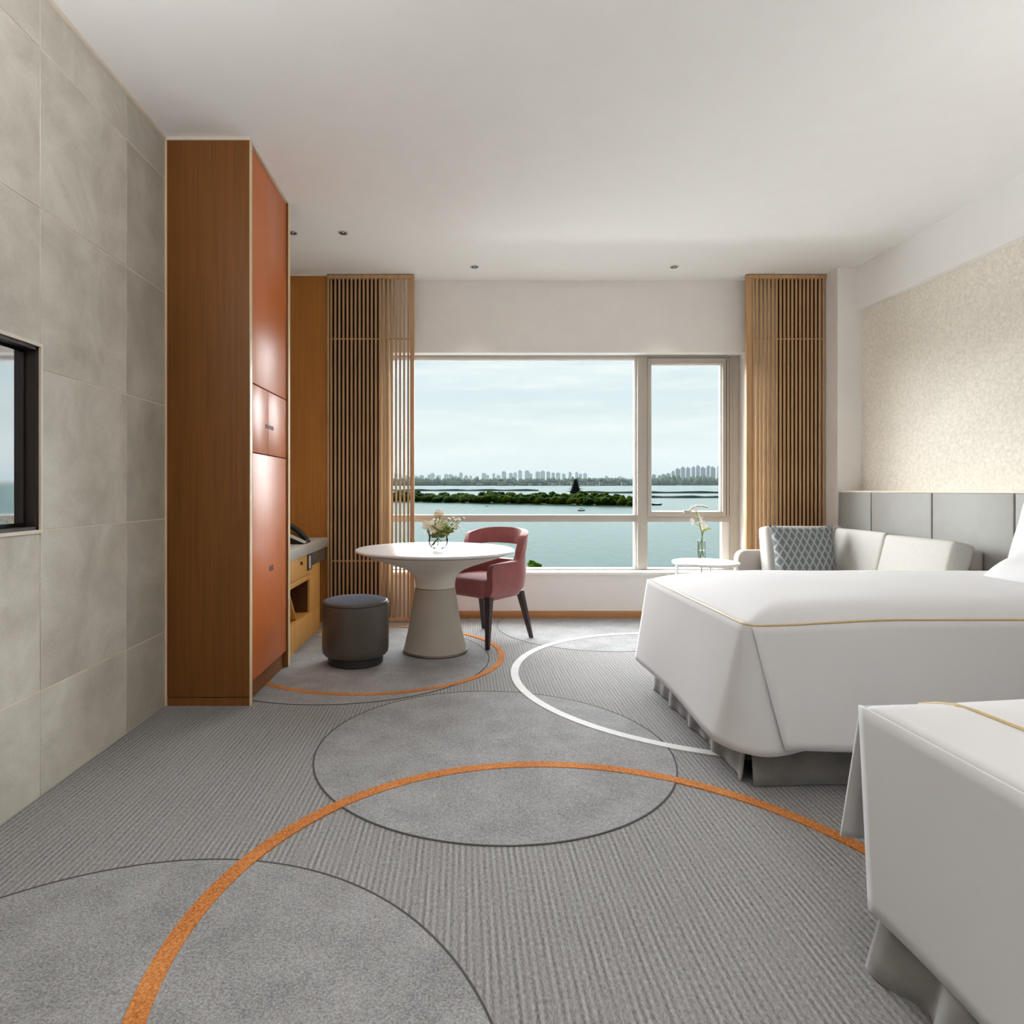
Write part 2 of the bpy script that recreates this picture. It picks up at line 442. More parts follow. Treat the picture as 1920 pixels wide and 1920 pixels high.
def water_mat():
    m, t, b = new_mat('lake_water')
    tcn = N(t, 'ShaderNodeTexCoord')
    mpn = N(t, 'ShaderNodeMapping'); mpn.inputs['Scale'].default_value = (.10, .028, 1)
    t.links.new(tcn.outputs['Object'], mpn.inputs['Vector'])
    n1 = N(t, 'ShaderNodeTexNoise', Scale=4.0, Detail=5.0, Roughness=.6)
    n2 = N(t, 'ShaderNodeTexNoise', Scale=.08, Detail=3.0)
    t.links.new(mpn.outputs[0], n1.inputs['Vector']); t.links.new(mpn.outputs[0], n2.inputs['Vector'])
    a = N(t, 'ShaderNodeMath', operation='MULTIPLY_ADD'); a.inputs[1].default_value = .5
    t.links.new(n1.outputs['Fac'], a.inputs[0]); t.links.new(n2.outputs['Fac'], a.inputs[2])
    r = N(t, 'ShaderNodeValToRGB')
    r.color_ramp.elements[0].position = .5; r.color_ramp.elements[1].position = 1.0
    r.color_ramp.elements[0].color = (.026, .051, .047, 1); r.color_ramp.elements[1].color = (.040, .066, .062, 1)
    t.links.new(a.outputs[0], r.inputs['Fac']); t.links.new(r.outputs['Color'], b.inputs['Base Color'])
    bp = N(t, 'ShaderNodeBump', Strength=.8, Distance=.4)
    t.links.new(n1.outputs['Fac'], bp.inputs['Height']); t.links.new(bp.outputs[0], b.inputs['Normal'])
    b.inputs['Roughness'].default_value = .5; b.inputs['Specular IOR Level'].default_value = .004; b.inputs['IOR'].default_value = 1.33
    return m
M['water'] = water_mat()

# ================================================================== room shell
XL, XR, YB, YF, ZC = -1.515, 3.23, 5.415, -2.4, 2.90
floor = tag(box('floor', XL - .3, XR + .3, YF - .2, YB + .3, -.2, 0, M['carpet']), kind='structure')
ceiling = tag(box('ceiling', XL - .3, XR + .3, YF - .2, YB + .3, ZC, ZC + .2, M['ceiling']), kind='structure')
# window opening
OX0, OX1, OZ0, OZ1 = -.66, 2.434, .40, 2.293
tag(boxes('wall_back', [
    (XL - .3, OX0, YB, YB + .3, 0, ZC), (OX1, XR + .3, YB, YB + .3, 0, ZC),
    (OX0, OX1, YB, YB + .3, OZ1, ZC), (OX0, OX1, YB, YB + .3, 0, OZ0)], M['wall']), kind='structure')
wall_back = bpy.data.objects['wall_back']
tag(box('wall_front', XL - .3, XR + .3, YF - .2, YF, 0, ZC, M['wall']), kind='structure')
wall_right = tag(box('wall_right', XR, XR + .3, YF, YB, 0, ZC, M['paper']), kind='structure')
tag(box('trim_2', XR - .045, XR, YF, 5.09, 2.545, ZC, M['ceiling']), kind='structure')          # soffit
tag(box('trim_3', 3.036, XR, 5.09, YB, 0, ZC, M['wall']), kind='structure')                      # corner pier
tag(box('baseboard_back', -.40, 3.036, YB - .014, YB, .0, .062, M['wood_base'], bevel=.002), kind='structure')
box('wood_panel', XL, -1.13, YB - .16, YB, 0, ZC - .012, M['wood_panel'], wall_back)
tag(box('trim_4', XL, -1.13, YB - .165, YB - .0, ZC - .012, ZC, M['trim']), kind='structure')

# left wall: backing with a niche, tiles one by one
NY0, NY1, NZ0, NZ1 = 2.259 - 3 * .585, 2.255, .958, 1.613
wx0, wx1 = XL - .3, XL - .0022
wall_left = tag(boxes('wall_left', [
    (wx0, wx1, YF, NY0, 0, ZC), (wx0, wx1, NY1, YB, 0, ZC),
    (wx0, wx1, NY0, NY1, 0, NZ0), (wx0, wx1, NY0, NY1, NZ1, ZC),
    (wx0, XL - .16, NY0, NY1, NZ0, NZ1)], M['grout']), kind='structure')
ycuts = [2.259 + .585 * i for i in range(-8, 6)]
zcuts = [0, .378, .955, 1.532, 2.109, 2.686, ZC - .012]
g = .0022
for i in range(len(ycuts) - 1):
    for j in range(len(zcuts) - 1):
        y0, y1, z0, z1 = ycuts[i] + g, ycuts[i+1] - g, zcuts[j] + g, zcuts[j+1] - g
        y0 = max(y0, YF)
        if y0 > 3.25: continue
        y1 = min(y1, YB)
        if y0 > NY0 - .01 and y1 < NY1 + .01:
            if j == 2: continue
            if j == 3: z0 = NZ1 + .012
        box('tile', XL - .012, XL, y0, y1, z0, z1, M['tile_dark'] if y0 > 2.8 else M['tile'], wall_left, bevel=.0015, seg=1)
tag(boxes('trim_1', [(XL - .01, XL + .012, YF, 3.2, ZC - .012, ZC)], M['trim']), kind='structure')
# niche lining and its pale frame, in pieces
boxes('niche_lining', [(XL - .16, XL - .003, NY1 - .012, NY1, NZ0, NZ1), (XL - .16, XL - .003, NY0, NY0 + .012, NZ0, NZ1),
      (XL - .16, XL - .003, NY0, NY1, NZ1 - .012, NZ1), (XL - .16, XL - .003, NY0, NY1, NZ0, NZ0 + .012),
      (XL - .162, XL - .150, NY0, NY1, NZ0, NZ1)], M['brownblack'], wall_left)
boxes('niche_frame', [(XL - .012, XL + .006, NY1, NY1 + .012, NZ0 - .012, NZ1 + .012), (XL - .012, XL + .006, NY0 - .012, NY0, NZ0 - .012, NZ1 + .012),
      (XL - .012, XL + .006, NY0, NY1, NZ1, NZ1 + .012), (XL - .012, XL + .006, NY0, NY1, NZ0 - .012, NZ0)], M['trim'], wall_left)
# television inside the niche
def screen_mat():
    m, t, b = new_mat('tv_glass')
    b.inputs['Base Color'].default_value = (.70, .71, .72, 1); b.inputs['Metallic'].default_value = 1.0
    b.inputs['Roughness'].default_value = .04
    return m
tv = thing('television', 'wall television recessed in black niche, screen mirroring the window', 'television', (XL - .11, 1.4, NZ0 + .012))
box('casing', XL - .148, XL - .044, NY0 + .014, NY1 - .013, NZ0 + .013, NZ1 - .014, M['black'], tv, bevel=.002)
box('screen', XL - .045, XL - .0425, NY0 + .024, NY1 - .020, NZ0 + .026, NZ1 - .024, screen_mat(), tv)

# carpet inlays
def inlay(cx, cy, r, z):
    disc('carpet_circle', cx, cy, r, 0, z, M['pile'], floor)
    ring('carpet_seam', cx, cy, r + .002, .006, 0, z + .0006, M['seam'], floor)
inlay(-.73, 1.042, .829, .0016)
inlay(.131, 2.69, .744, .0022)
inlay(-.749, 4.145, .922, .0016)
def cropped_disc(name, cx, cy, r, ymax, z, mat):
    bm = bmesh.new()
    pts = []
    for i in range(200):
        a = 2*PI*i/200
        pts.append((cx + r*math.cos(a), min(ymax, cy + r*math.sin(a))))
    vs = []
    for p in pts:
        if not vs or (Vector(p) - Vector(vs[-1].co[:2])).length > 1e-5:
            vs.append(bm.verts.new((p[0], p[1], z)))
    f = bm.faces.new(vs)
    r_ = bmesh.ops.extrude_face_region(bm, geom=[f])
    for v in [x for x in r_['geom'] if isinstance(x, bmesh.types.BMVert)]: v.co.z = 0
    return from_bm(name, bm, mat, floor)
cropped_disc('carpet_circle', 1.06, 5.06, .775, YB - .015, .0016, M['pile'])
cropped_disc('carpet_seam', 1.06, 5.06, .780, YB - .015, .0012, M['seam'])
ring('orange_band', .309, 1.51, 1.008, .048, 0, .0042, M['orange_yarn'], floor)
ring('orange_band', -.575, 4.22, .838, .036, 0, .0042, M['orange_yarn'], floor)
ring('white_band', 1.445, 3.69, 1.134, .046, 0, .0048, M['white_yarn'], floor)

# ------------------------------------------------------------------ window
GY = 5.55
win = thing('window_1', None, None, (0, GY, OZ0)); win['kind'] = 'structure'
def wbox(name, X0, X1, Z0, Z1, y0=GY - .03, y1=GY + .03, mat='alu', par=None, bev=.002):
    return box(name, X0, X1, y0, y1, Z0, Z1, M[mat], par or win, bevel=bev)
wbox('frame_head', OX0, OX1, 2.262, OZ1 + .03, GY - .035)
wbox('frame_head_line', OX0, 1.536, 2.243, 2.262, GY - .01, mat='white_alu')
wbox('frame_sill', OX0, OX1, .395, .412, GY - .04, GY + .04)
wbox('frame_jamb', OX0, -.618, .41, 2.262)
wbox('frame_jamb', 2.352, OX1 + .01, .41, 2.262, GY - .035)
wbox('mullion', 1.536, 1.622, .41, 2.262, GY - .045)
wbox('mullion_edge', 1.514, 1.536, .41, 2.243, GY - .012, mat='white_alu')
wbox('transom', -.618, 1.536, .822, .882, GY - .04)
wbox('transom', 1.622, 2.352, .822, .872, GY - .04)
wbox('lower_jamb_edge', 2.285, 2.352, .412, .822, GY - .015, mat='white_alu')
sash = boxes('sash', [(1.622, 1.653, GY - .055, GY + .02, .872, 2.252), (2.276, 2.352, GY - .055, GY + .02, .872, 2.252),
                      (1.653, 2.276, GY - .055, GY + .02, .872, .912), (1.653, 2.276, GY - .055, GY + .02, 2.205, 2.252)], M['alu'], win, bevel=.004)
boxes('sash_bead', [(1.653, 1.661, GY - .03, GY, .912, 2.205), (2.262, 2.276, GY - .03, GY, .912, 2.205), (1.661, 2.262, GY - .03, GY, 2.195, 2.205), (1.661, 2.262, GY - .03, GY, .912, .918)], M['white_alu'], sash)
boxes('sash_groove', [(2.305, 2.311, GY - .058, GY - .05, .88, 2.245), (2.332, 2.336, GY - .058, GY - .05, .88, 2.245)], M['table_foot'], sash)
hb = bmesh.new()
bbox(hb, 1.93, 1.995, GY - .075, GY - .055, .895, .925)
add_tube(hb, [(1.975, GY - .07, .915), (1.985, GY - .10, .945), (2.02, GY - .11, .962), (2.08, GY - .11, .962), (2.125, GY - .105, .950)], .009, 8)
from_bm('handle', hb, M['alu'], sash, angle=40)
def pane(X0, X1, Z0, Z1):
    box('pane', X0, X1, GY - .004, GY + .004, Z0, Z1, M['glass'], win)
pane(-.618, 1.514, .882, 2.243); pane(1.653, 2.276, .912, 2.205); pane(-.618, 1.536, .412, .822); pane(1.622, 2.285, .412, .822)
tag(boxes('trim_5', [(OX0, OX1 + .02, YB - .03, GY - .04, OZ0 - .028, OZ0 - .002)], M['white_alu'], bevel=.003), kind='structure')
tag(boxes('trim_6', [(OX0, OX1, YB - .006, GY - .036, OZ1 - .012, OZ1 + .02)], M['white_alu']), kind='structure')

# ------------------------------------------------------------------ slatted screens
def screen(X0, X1, label, ns, stile0, stile1, Y=5.255):
    Z0, Z1 = .02, ZC - .006
    t = thing('slatted_screen', label, 'screen', ((X0 + X1)/2, Y, 0), group='sliding slatted window screens')
    hy = .018
    box('top_rail', X0, X1, Y - hy, Y + hy, Z1 - .03, Z1, M['slat'], t, bevel=.002)
    box('bottom_rail', X0, X1, Y - hy, Y + hy, 0.0, Z0 + .015, M['slat'], t, bevel=.002)
    box('stile', X0, X0 + stile0, Y - hy, Y + hy, Z0 + .0152, Z1 - .0302, M['slat'], t, bevel=.002)
    box('stile', X1 - stile1, X1, Y - hy, Y + hy, Z0 + .0152, Z1 - .0302, M['slat'], t, bevel=.002)
    for z in (2.365, .508):
        box('crossbar', X0 + stile0, X1 - stile1, Y + .0062, Y + .012, z - .006, z + .006, M['slat'], t)
    me = None
    a, b = X0 + stile0, X1 - stile1
    for i in range(ns):
        x = a + (b - a) * (i + .5) / ns
        if me is None:
            o = box('slat', -.0085, .0085, -.006, .006, Z0 + .012, Z1 - .028, M['slat'], None, bevel=.0015, seg=1)
            me = o.data
        else:
            o = bpy.data.objects.new('slat', me); C.objects.link(o)
        o.parent = t
        o.location = (x - t.location.x, 0, 0)
    return t
screen(-1.125, -.399, 'tall wooden slat screen beside the desk, left of the window', 20, .016, .034)
screen(2.367, 3.133, 'tall wooden slat screen behind the sofa, right of the window', 21, .046, .034)

def curtain(X0, X1, Y, folds, amp, mat, label, z1=ZC - .004, seed=0):
    def fn(u, v):
        x = X0 + (X1 - X0) * u
        a = amp * (1 - .45 * v)
        ph = folds * 2 * PI * u + .6 * math.sin(3 * u + seed)
        z = .03 + (z1 - .03) * v
        return (x + .01 * math.sin(2 * v + 9 * u + seed), Y + a * math.sin(ph) + .25 * a * math.sin(2.3 * ph + seed + v), z)
    o = surf('curtain', fn, int(folds * 12), 10, mat, thick=.002)
    return tag(o, label, 'curtain', 'window curtains')
curtain(-1.12, -.70, 5.345, 7, .032, M['curtain'], 'dark brown curtain gathered behind the left slat screen')
curtain(-.72, -.585, 5.35, 2.5, .030, M['sheer'], 'pale beige curtain edge behind left slat screen at the window', seed=1)
curtain(2.69, 3.02, 5.345, 7, .032, M['curtain'], 'dark brown curtain gathered behind the right slat screen', seed=2)
curtain(2.44, 2.66, 5.35, 4, .030, M['sheer'], 'pale beige curtain behind right slat screen, next to the sash window', seed=3)

# ------------------------------------------------------------------ ceiling downlights
def downlight(x, y, label, power, grp='recessed ceiling downlights', r=.034):
    t = thing('downlight', label, 'downlight', (x, y, ZC), group=grp)
    lathe('rim', [(r*.80, .004), (r*.84, -.004), (r*1.1, -.004), (r*1.12, .001)], M['white_lacquer'], (x, y, ZC), t, 32)
    lathe('cup', [(r*.80, -.002), (r*.72, .001), (r*.3, .0015), (0, .0015)], M['cup'], (x, y, ZC - .003), t, 32)
    lathe('bulb', [(0, -.0065), (r*.32, -.005), (r*.36, -.001)], M['chrome'], (x, y, ZC - .001), t, 24)
    if power:
        ld = bpy.data.lights.new('downlight_lamp', 'AREA'); ld.shape = 'DISK'; ld.size = r*1.4; ld.energy = power
        ld.color = (1.0, .90, .78); ld.spread = math.radians(70)
        lo = bpy.data.objects.new('downlight_lamp', ld); C.objects.link(lo)
        lo.parent = t; lo.location = (0, 0, -.012)
    return t
for x_, y_, lab in ((-.833, 4.40, 'small downlight in the ceiling above the grey stool'),
                    (-1.184, 4.40, 'small downlight above desk, half hidden by the tall cabinet'),
                    (.10, 5.07, 'small downlight in ceiling above the middle of the big window pane'),
                    (1.708, 5.07, 'small downlight in ceiling above the narrow opening sash')):
    downlight(x_, y_, lab, LT['win_down'])
# added unseen fill lamps behind the viewer and between the beds, brightening the room
for x_, y_, lab in ((-.8, 1.2, 'downlight over the carpet near the television, out of the picture'),
                    (.9, 1.2, 'downlight over the foot of the near bed, out of the picture'),
                    (-.8, -.9, 'downlight by the rear wall on the television side'),
                    (.9, -.9, 'downlight by the rear wall in mid room'),
                    (2.4, -.9, 'downlight by the rear wall on the bed side')):
    downlight(x_, y_, lab, LT['fill_rear_down'], 'downlights over the rear of the room')
def uplighter(label, x, y, power, z=1.75, r=.17, col=(.97, .97, 1.0)):  # unseen lamp added to throw fill light off the ceiling
    t = thing('added_uplighter', label, 'lamp', (x, y, 0), group='standing uplighters')
    lathe('base', [(0, 0), (.14, 0), (.14, .014), (.02, .03), (0, .03)], M['metal'], (x, y, 0), t, 40)
    tube('pole', [(x, y, .02), (x, y, z - .09)], .012, M['metal'], t, 12)
    lathe('bowl', [(.0, -.10), (.05, -.095), (.11, -.06), (.155, -.01), (r, .03), (r - .006, .03), (.148, -.008), (.10, -.05), (0, -.07)], M['metal'], (x, y, z), t, 40)
    ld = bpy.data.lights.new('added_uplight_lamp', 'AREA'); ld.shape = 'DISK'; ld.size = r*1.7; ld.energy = power; ld.color = col
    lo = bpy.data.objects.new('added_uplight_lamp', ld); C.objects.link(lo)
    lo.parent = t; lo.location = (0, 0, z + .02); lo.rotation_euler = (PI, 0, 0)
    return t
ns = thing('nightstand', 'small teak nightstand between the two beds, out of the picture', 'nightstand', (2.85, 1.885, 0))
box('body', 2.66, 3.03, 1.62, 1.98, .08, .50, M['wood_front'], ns, bevel=.004)
dr_ = box('drawer', 2.645, 2.66, 1.635, 1.965, .30, .48, M['wood_desk'], ns, bevel=.002)
box('knob', 2.63, 2.646, 1.79, 1.82, .385, .40, M['metal'], dr_, bevel=.003)
boxes('plinth', [(2.68, 3.02, 1.64, 1.96, 0, .08)], M['wood_dark'], ns)
uplighter('standing uplighter between the beds by the headboard, out of the picture', 2.40, 1.88, LT['fill_up_right'])
uplighter('standing uplighter behind the viewer in mid room', .8, -.7, LT['fill_up_mid'])
uplighter('standing uplighter by the television, just out of the picture', -1.15, .95, LT['fill_up_left'])

# ================================================================== tall cabinet
CX, CY0, CY1 = -1.079, 3.205, 3.948
cab = thing('wardrobe_cabinet', 'tall teak cabinet reaching the ceiling beside the tiled wall', 'cabinet', ((XL + CX)/2, (CY0 + CY1)/2, 0))
boxes('carcass', [(XL + .002, CX - .03, CY0 + .05, CY1 - .04, .0, ZC - .02)], M['wood_front'], cab)
box('side_panel', XL + .012, CX - .004, CY0, CY0 + .05, .045, ZC - .02, M['wood_front'], cab, bevel=.001)
box('side_panel', XL + .002, CX - .004, CY1 - .04, CY1, .0, ZC - .02, M['wood_front'], cab, bevel=.001)
box('edge_band', CX - .004, CX, CY0, CY0 + .032, .0, ZC - .02, M['wood_edge'], cab)
box('edge_band', CX - .004, CX, CY1 - .036, CY1, .0, ZC - .02, M['wood_edge'], cab)
box('edge_band', XL + .001, XL + .012, CY0 - .002, CY0 + .02, .0, ZC - .02, M['wood_edge'], cab)
box('plinth', XL + .012, CX - .004, CY0 + .003, CY0 + .05, .0, .041, M['wood_front'], cab)
box('cornice', XL + .002, CX, CY0 - .004, CY1, ZC - .018, ZC - .0005, M['trim'], cab)
dx0, dx1 = CX - .03, CX - .012
dy0, dy1 = CY0 + .052, CY1 - .042
def notch(name, y, z, par, w=.075, h=.024):
    return box(name, dx1 - .001, dx1 + .001, y - w/2, y + w/2, z - h/2, z + h/2, M['wood_dark'], par)
d = box('door', dx0, dx1, dy0, dy1, 1.661, ZC - .024, M['wood_door'], cab, bevel=.0015)
d = box('small_door', dx0, dx1, dy0, 3.538, 1.299, 1.655, M['wood_door'], cab, bevel=.0015)
d2 = box('small_door', dx0, dx1, 3.541, dy1, 1.299, 1.655, M['wood_door'], cab, bevel=.0015)
notch('grip_recess', 3.565, 1.455, d2, .15, .022)
d = box('door', dx0, dx1, dy0, dy1, .105, 1.293, M['wood_door'], cab, bevel=.0015)
notch('grip_recess', 3.60, .655, d, .075, .03)
box('toe_kick', CX - .06, CX - .045, dy0, dy1, 0, .10, M['wood_dark'], cab)

# ------------------------------------------------------------------ desk unit with stone counter
DX = -1.135
desk = thing('desk_unit', 'light teak desk unit with open niche, behind the tall cabinet', 'desk', (-1.32, 4.5, 0))
dk0, dk1 = 3.955, 5.0
box('front_panel', DX - .02, DX, dk0, dk1, .0, .188, M['wood_desk'], desk, bevel=.0015)
box('front_panel', DX - .02, DX, 4.70, dk1, .19, .633, M['wood_desk'], desk, bevel=.0015)
box('rail', DX - .02, DX, dk0, 4.698, .44, .478, M['wood_desk'], desk, bevel=.001)
dr = box('drawer', DX - .02, DX + .002, dk0, 4.698, .482, .630, M['wood_desk'], desk, bevel=.0015)
lathe('knob', [(0, .0), (.012, 0), (.012, .012), (0, .014)], M['wood_dark'], (0, 0, 0), dr, 16)
k = dr.children[0]; k.rotation_euler = (0, PI/2, 0); k.location = (DX + .002, 4.42, .585)
box('end_panel', -1.5, DX, dk1 - .002, dk1 + .018, 0, .633, M['wood_desk'], desk, bevel=.001)
box('back_panel', -1.51, -1.495, dk0, dk1, 0, .633, M['wood_dark'], desk)
box('niche_floor', -1.495, DX - .02, dk0, 4.70, .17, .188, M['wood_desk'], desk)
box('niche_side', -1.495, DX - .02, 4.70, 4.718, .19, .44, M['wood_dark'], desk)
box('niche_top', -1.495, DX - .02, dk0, 4.70, .442, .455, M['wood_dark'], desk)
bm = bmesh.new()
vs = [bm.verts.new(p) for p in ((DX - .025, 4.20, .44), (DX - .025, 4.42, .19), (-1.495, 4.42, .19), (-1.495, 4.20, .44))]
f = bm.faces.new(vs)
vs2 = [bm.verts.new((v.co.x, v.co.y - .016, v.co.z)) for v in vs]
bm.faces.new(vs2[::-1])
for i in range(4): bm.faces.new((vs[i], vs[(i+1) % 4], vs2[(i+1) % 4], vs2[i]))
from_bm('lit_slant_board', bm, M['wood_desk'], desk)  # added board draws the slanted edge between lit and shaded niche wall
box('metal_apron', DX - .1, DX + .004, 4.74, 5.20, .53, .632, M['metal'], desk, bevel=.004)
op = box('outlet_plate', DX, DX + .007, 4.60, 4.73, .51, .625, M['black'], desk, bevel=.002)
box('outlet_face', DX + .006, DX + .009, 4.63, 4.69, .52, .615, M['phone_white'], op)
ctr = thing('stone_counter', 'pale stone counter slab on the teak desk unit', 'counter', (-1.3, 4.5, .634))
box('slab', XL + .002, -1.115, 3.955, 5.225, .634, .708, M['stone'], ctr, bevel=.003)

# desk telephone
ph = thing('desk_telephone', 'black desk telephone with pale strip on the stone counter', 'telephone', (-1.25, 4.62, .708))
def wedge(name, pts, y0, y1, mat, par, bev=.004):
    bm = bmesh.new()
    a = [bm.verts.new((x, y0, z)) for x, z in pts]; b = [bm.verts.new((x, y1, z)) for x, z in pts]
    bm.faces.new(a); bm.faces.new(b[::-1])
    for i in range(len(pts)): bm.faces.new((a[i], a[(i+1) % len(pts)], b[(i+1) % len(pts)], b[i]))
    bmesh.ops.bevel(bm, geom=bm.edges[:], offset=bev, segments=2, affect='EDGES')
    return from_bm(name, bm, mat, par, angle=40)
wedge('body', [(-1.43, .708), (-1.145, .708), (-1.145, .722), (-1.40, .83), (-1.43, .83)], 4.56, 4.76, M['plastic'], ph)
wedge('key_strip', [(-1.34, .800), (-1.135, .714), (-1.125, .728), (-1.33, .822)], 4.535, 4.556, M['phone_white'], ph, .002)
hs = bmesh.new()
add_tube(hs, [(-1.42, 4.60, .862), (-1.38, 4.60, .880), (-1.32, 4.60, .868), (-1.25, 4.60, .835), (-1.19, 4.60, .795), (-1.15, 4.60, .757), (-1.135, 4.60, .735)], .020, 10)
from_bm('handset', hs, M['plastic'], ph, angle=60)

# ================================================================== pedestal table
TX, TY = -.184, 4.30
tb = thing('pedestal_table', 'round white pedestal table with taupe cone base, flower bowl on top', 'table', (TX, TY, 0))
lathe('table_top', [(0, .676), (.50, .676), (.533, .682), (.541, .692), (.538, .699), (.530, .702), (0, .702)], M['table_top'], (TX, TY, 0), tb, 96)
lathe('flare', [(.135, .440), (.136, .47), (.143, .505), (.165, .537), (.205, .565), (.265, .59), (.34, .615), (.43, .645), (.515, .676), (0, .676)], M['table_neck'], (TX, TY, 0), tb, 96)
lathe('cone', [(.214, .018), (.205, .06), (.186, .14), (.165, .25), (.148, .36), (.138, .437), (.13, .437)], M['table_cone'], (TX, TY, 0), tb, 96)
lathe('foot_ring', [(0, 0.003), (.216, .003), (.220, .01), (.217, .020), (.205, .022), (0, .022)], M['table_foot'], (TX, TY, 0), tb, 96)

# ------------------------------------------------------------------ stool
SX, SY = -.68, 4.02
st = thing('round_stool', 'dark umber drum stool with slate blue seat on black plinth', 'stool', (SX, SY, 0))
lathe('plinth', [(0, .003), (.168, .003), (.174, .008), (.174, .060), (0, .060)], M['stool_base'], (SX, SY, 0), st, 80)
lathe('drum', [(.165, .058), (.195, .062), (.206, .075), (.210, .10), (.211, .36), (.208, .385), (.203, .398), (.194, .402), (.19, .39)], M['stool'], (SX, SY, 0), st, 80)
lathe('seat_pad', [(.1945, .392), (.190, .402), (.175, .408), (.10, .411), (0, .412)], M['stool_top'], (SX, SY, 0), st, 80)
lathe('seam', [(.2085, .380), (.2115, .383), (.2105, .387), (.206, .388)], M['stool_base'], (SX, SY, 0), st, 80)

# ------------------------------------------------------------------ rose chair
chair = thing('dining_chair', 'rose velvet armchair with open back and dark splayed legs, by the table', 'chair', (.165, 4.66, 0), math.radians(-43))
hw, fr, rr = .240, -.235, .19          # half width, front y, rear corner radius
rear = .235
def upath(s):
    # s in 0..1 : front left -> back -> front right ; returns x,y and outward normal
    a = rear - rr - fr
    q = PI/2 * rr
    b = 2 * (hw - rr)
    tot = 2*a + 2*q + b
    d = s * tot
    if d < a: return -hw, fr + d, (-1, 0)
    d -= a
    if d < q:
        t = d / rr
        return -hw + rr - rr*math.cos(t), rear - rr + rr*math.sin(t), (-math.cos(t), math.sin(t))
    d -= q
    if d < b: return -hw + rr + d, rear, (0, 1)
    d -= b
    if d < q:
        t = d / rr
        return hw - rr + rr*math.sin(t), rear - rr + rr*math.cos(t), (math.sin(t), math.cos(t))
    d -= q
    return hw, rear - rr - d, (1, 0)
def ctop(s):
    m = abs(s - .5) * 2
    arm = .592 - .010 * smooth(.55, 1.0, m)
    arm -= .055 * (1 - math.sqrt(max(0, 1 - max(0, (m - .92) / .08) ** 2)))
    back = .815 - .055 * min(1, m / .5) ** 2.5
    return arm + (back - arm) * (1 - smooth(.465, .55, m))
def cbot(s):
    m = abs(s - .5) * 2
    return .350 - .012 * smooth(.5, 1, m)
NV = 22
def shell(u, v):
    s = u
    m = abs(s - .5) * 2
    x, y, n = upath(s)
    zb, zt = cbot(s), ctop(s)
    sw = .43
    k = max(0, 1 - (m / sw) ** 4) ** .5 if m < sw else 0
    zm = .635 if m < .6 else None
    j = round(v * NV)
    lo_n, hi_n = 12, 13
    base = .575 + (.632 - .575) * (1 - k)
    top_ = .692 - (.692 - .632) * (1 - k)
    if m > .44:
        f = 1 - smooth(.44, .62, m)
        base = top_ = (zb + (zt - zb) * .55) * (1 - f) + .632 * f
        base = top_ = min(base, zt - .02)
    if j <= lo_n: z = zb + (base - zb) * j / lo_n
    else: z = top_ + (zt - top_) * (j - hi_n) / (NV - hi_n)
    lean = .045 * max(0, (z - .34) / .47) * (1 - smooth(.3, .95, m))
    tuck = -.03 * (1 - smooth(.335, .42, z))
    bul = .012 * math.sin(PI * min(1, max(0, (z - .34) / .24)))
    o_ = lean + tuck + bul
    return (x + n[0]*o_, y + n[1]*o_, z)
NU = 72
sh = surf('shell', shell, NU, NV, M['pink'], chair, thick=.05, local=True, skip=lambda i, j: j == 12 and abs((i + .5)/NU - .5)*2 < .43, merge=True, off=0)
bv = sh.modifiers.new('soft', 'BEVEL'); bv.width = .012; bv.segments = 3; bv.limit_method = 'ANGLE'; bv.angle_limit = math.radians(50)
for sgn in (0, 1):                                         # piping along the arm tops
    pts = []
    for i in range(0, 22):
        s = .985 - i * .010
        if sgn == 0: s = 1 - s
        x, y, n = upath(s); p = shell(s, 1.0)
        pts.append((p[0] + n[0]*.024, p[1] + n[1]*.024, p[2] - .004))
    tube('piping', pts, .004, M['pink'], chair, 6, local=True)
# seat cushion
def rounded_slab(name, x0, x1, y0, y1, z0, z1, r, mat, par, local=True, crown=0.0):
    bm = bmesh.new(); bbox(bm, x0, x1, y0, y1, z0, z1)
    bmesh.ops.subdivide_edges(bm, edges=bm.edges[:], cuts=1, use_grid_fill=True)
    for v in bm.verts:
        if crown and v.co.z > (z0+z1)/2 and abs(v.co.x-(x0+x1)/2) < 1e-4 and abs(v.co.y-(y0+y1)/2) < 1e-4: v.co.z += crown
    o = from_bm(name, bm, mat, par, local, sm=True)
    b = o.modifiers.new('edge', 'BEVEL'); b.width = r; b.segments = 4; b.limit_method = 'ANGLE'; b.angle_limit = math.radians(40)
    return o
rounded_slab('seat', -.216, .216, -.265, .205, .345, .475, .04, M['pink'], chair, crown=.012)
for sx_, sy_ in ((-1, -1), (1, -1), (-1, 1), (1, 1)):
    if sy_ < 0: top_, bot = (sx_*.235, -.222, .36), (sx_*.232, -.235, 0)
    else: top_, bot = (sx_*.190, .180, .36), (sx_*.235, .262, 0)
    bm = bmesh.new()
    T, B = Vector(top_), Vector(bot)
    rows = []
    for c, h in ((T, .024), (B, .0135)):
        rows.append([bm.verts.new(c + Vector((a*h, b*h, 0))) for a, b in ((-1,-1),(1,-1),(1,1),(-1,1))])
    bm.faces.new(rows[0]); bm.faces.new(rows[1][::-1])
    for i in range(4): bm.faces.new((rows[0][i], rows[1][i], rows[1][(i+1) % 4], rows[0][(i+1) % 4]))
    bmesh.ops.bevel(bm, geom=bm.edges[:], offset=.004, segments=2, affect='EDGES')
    from_bm('leg', bm, M['leg'], chair, True, angle=40)

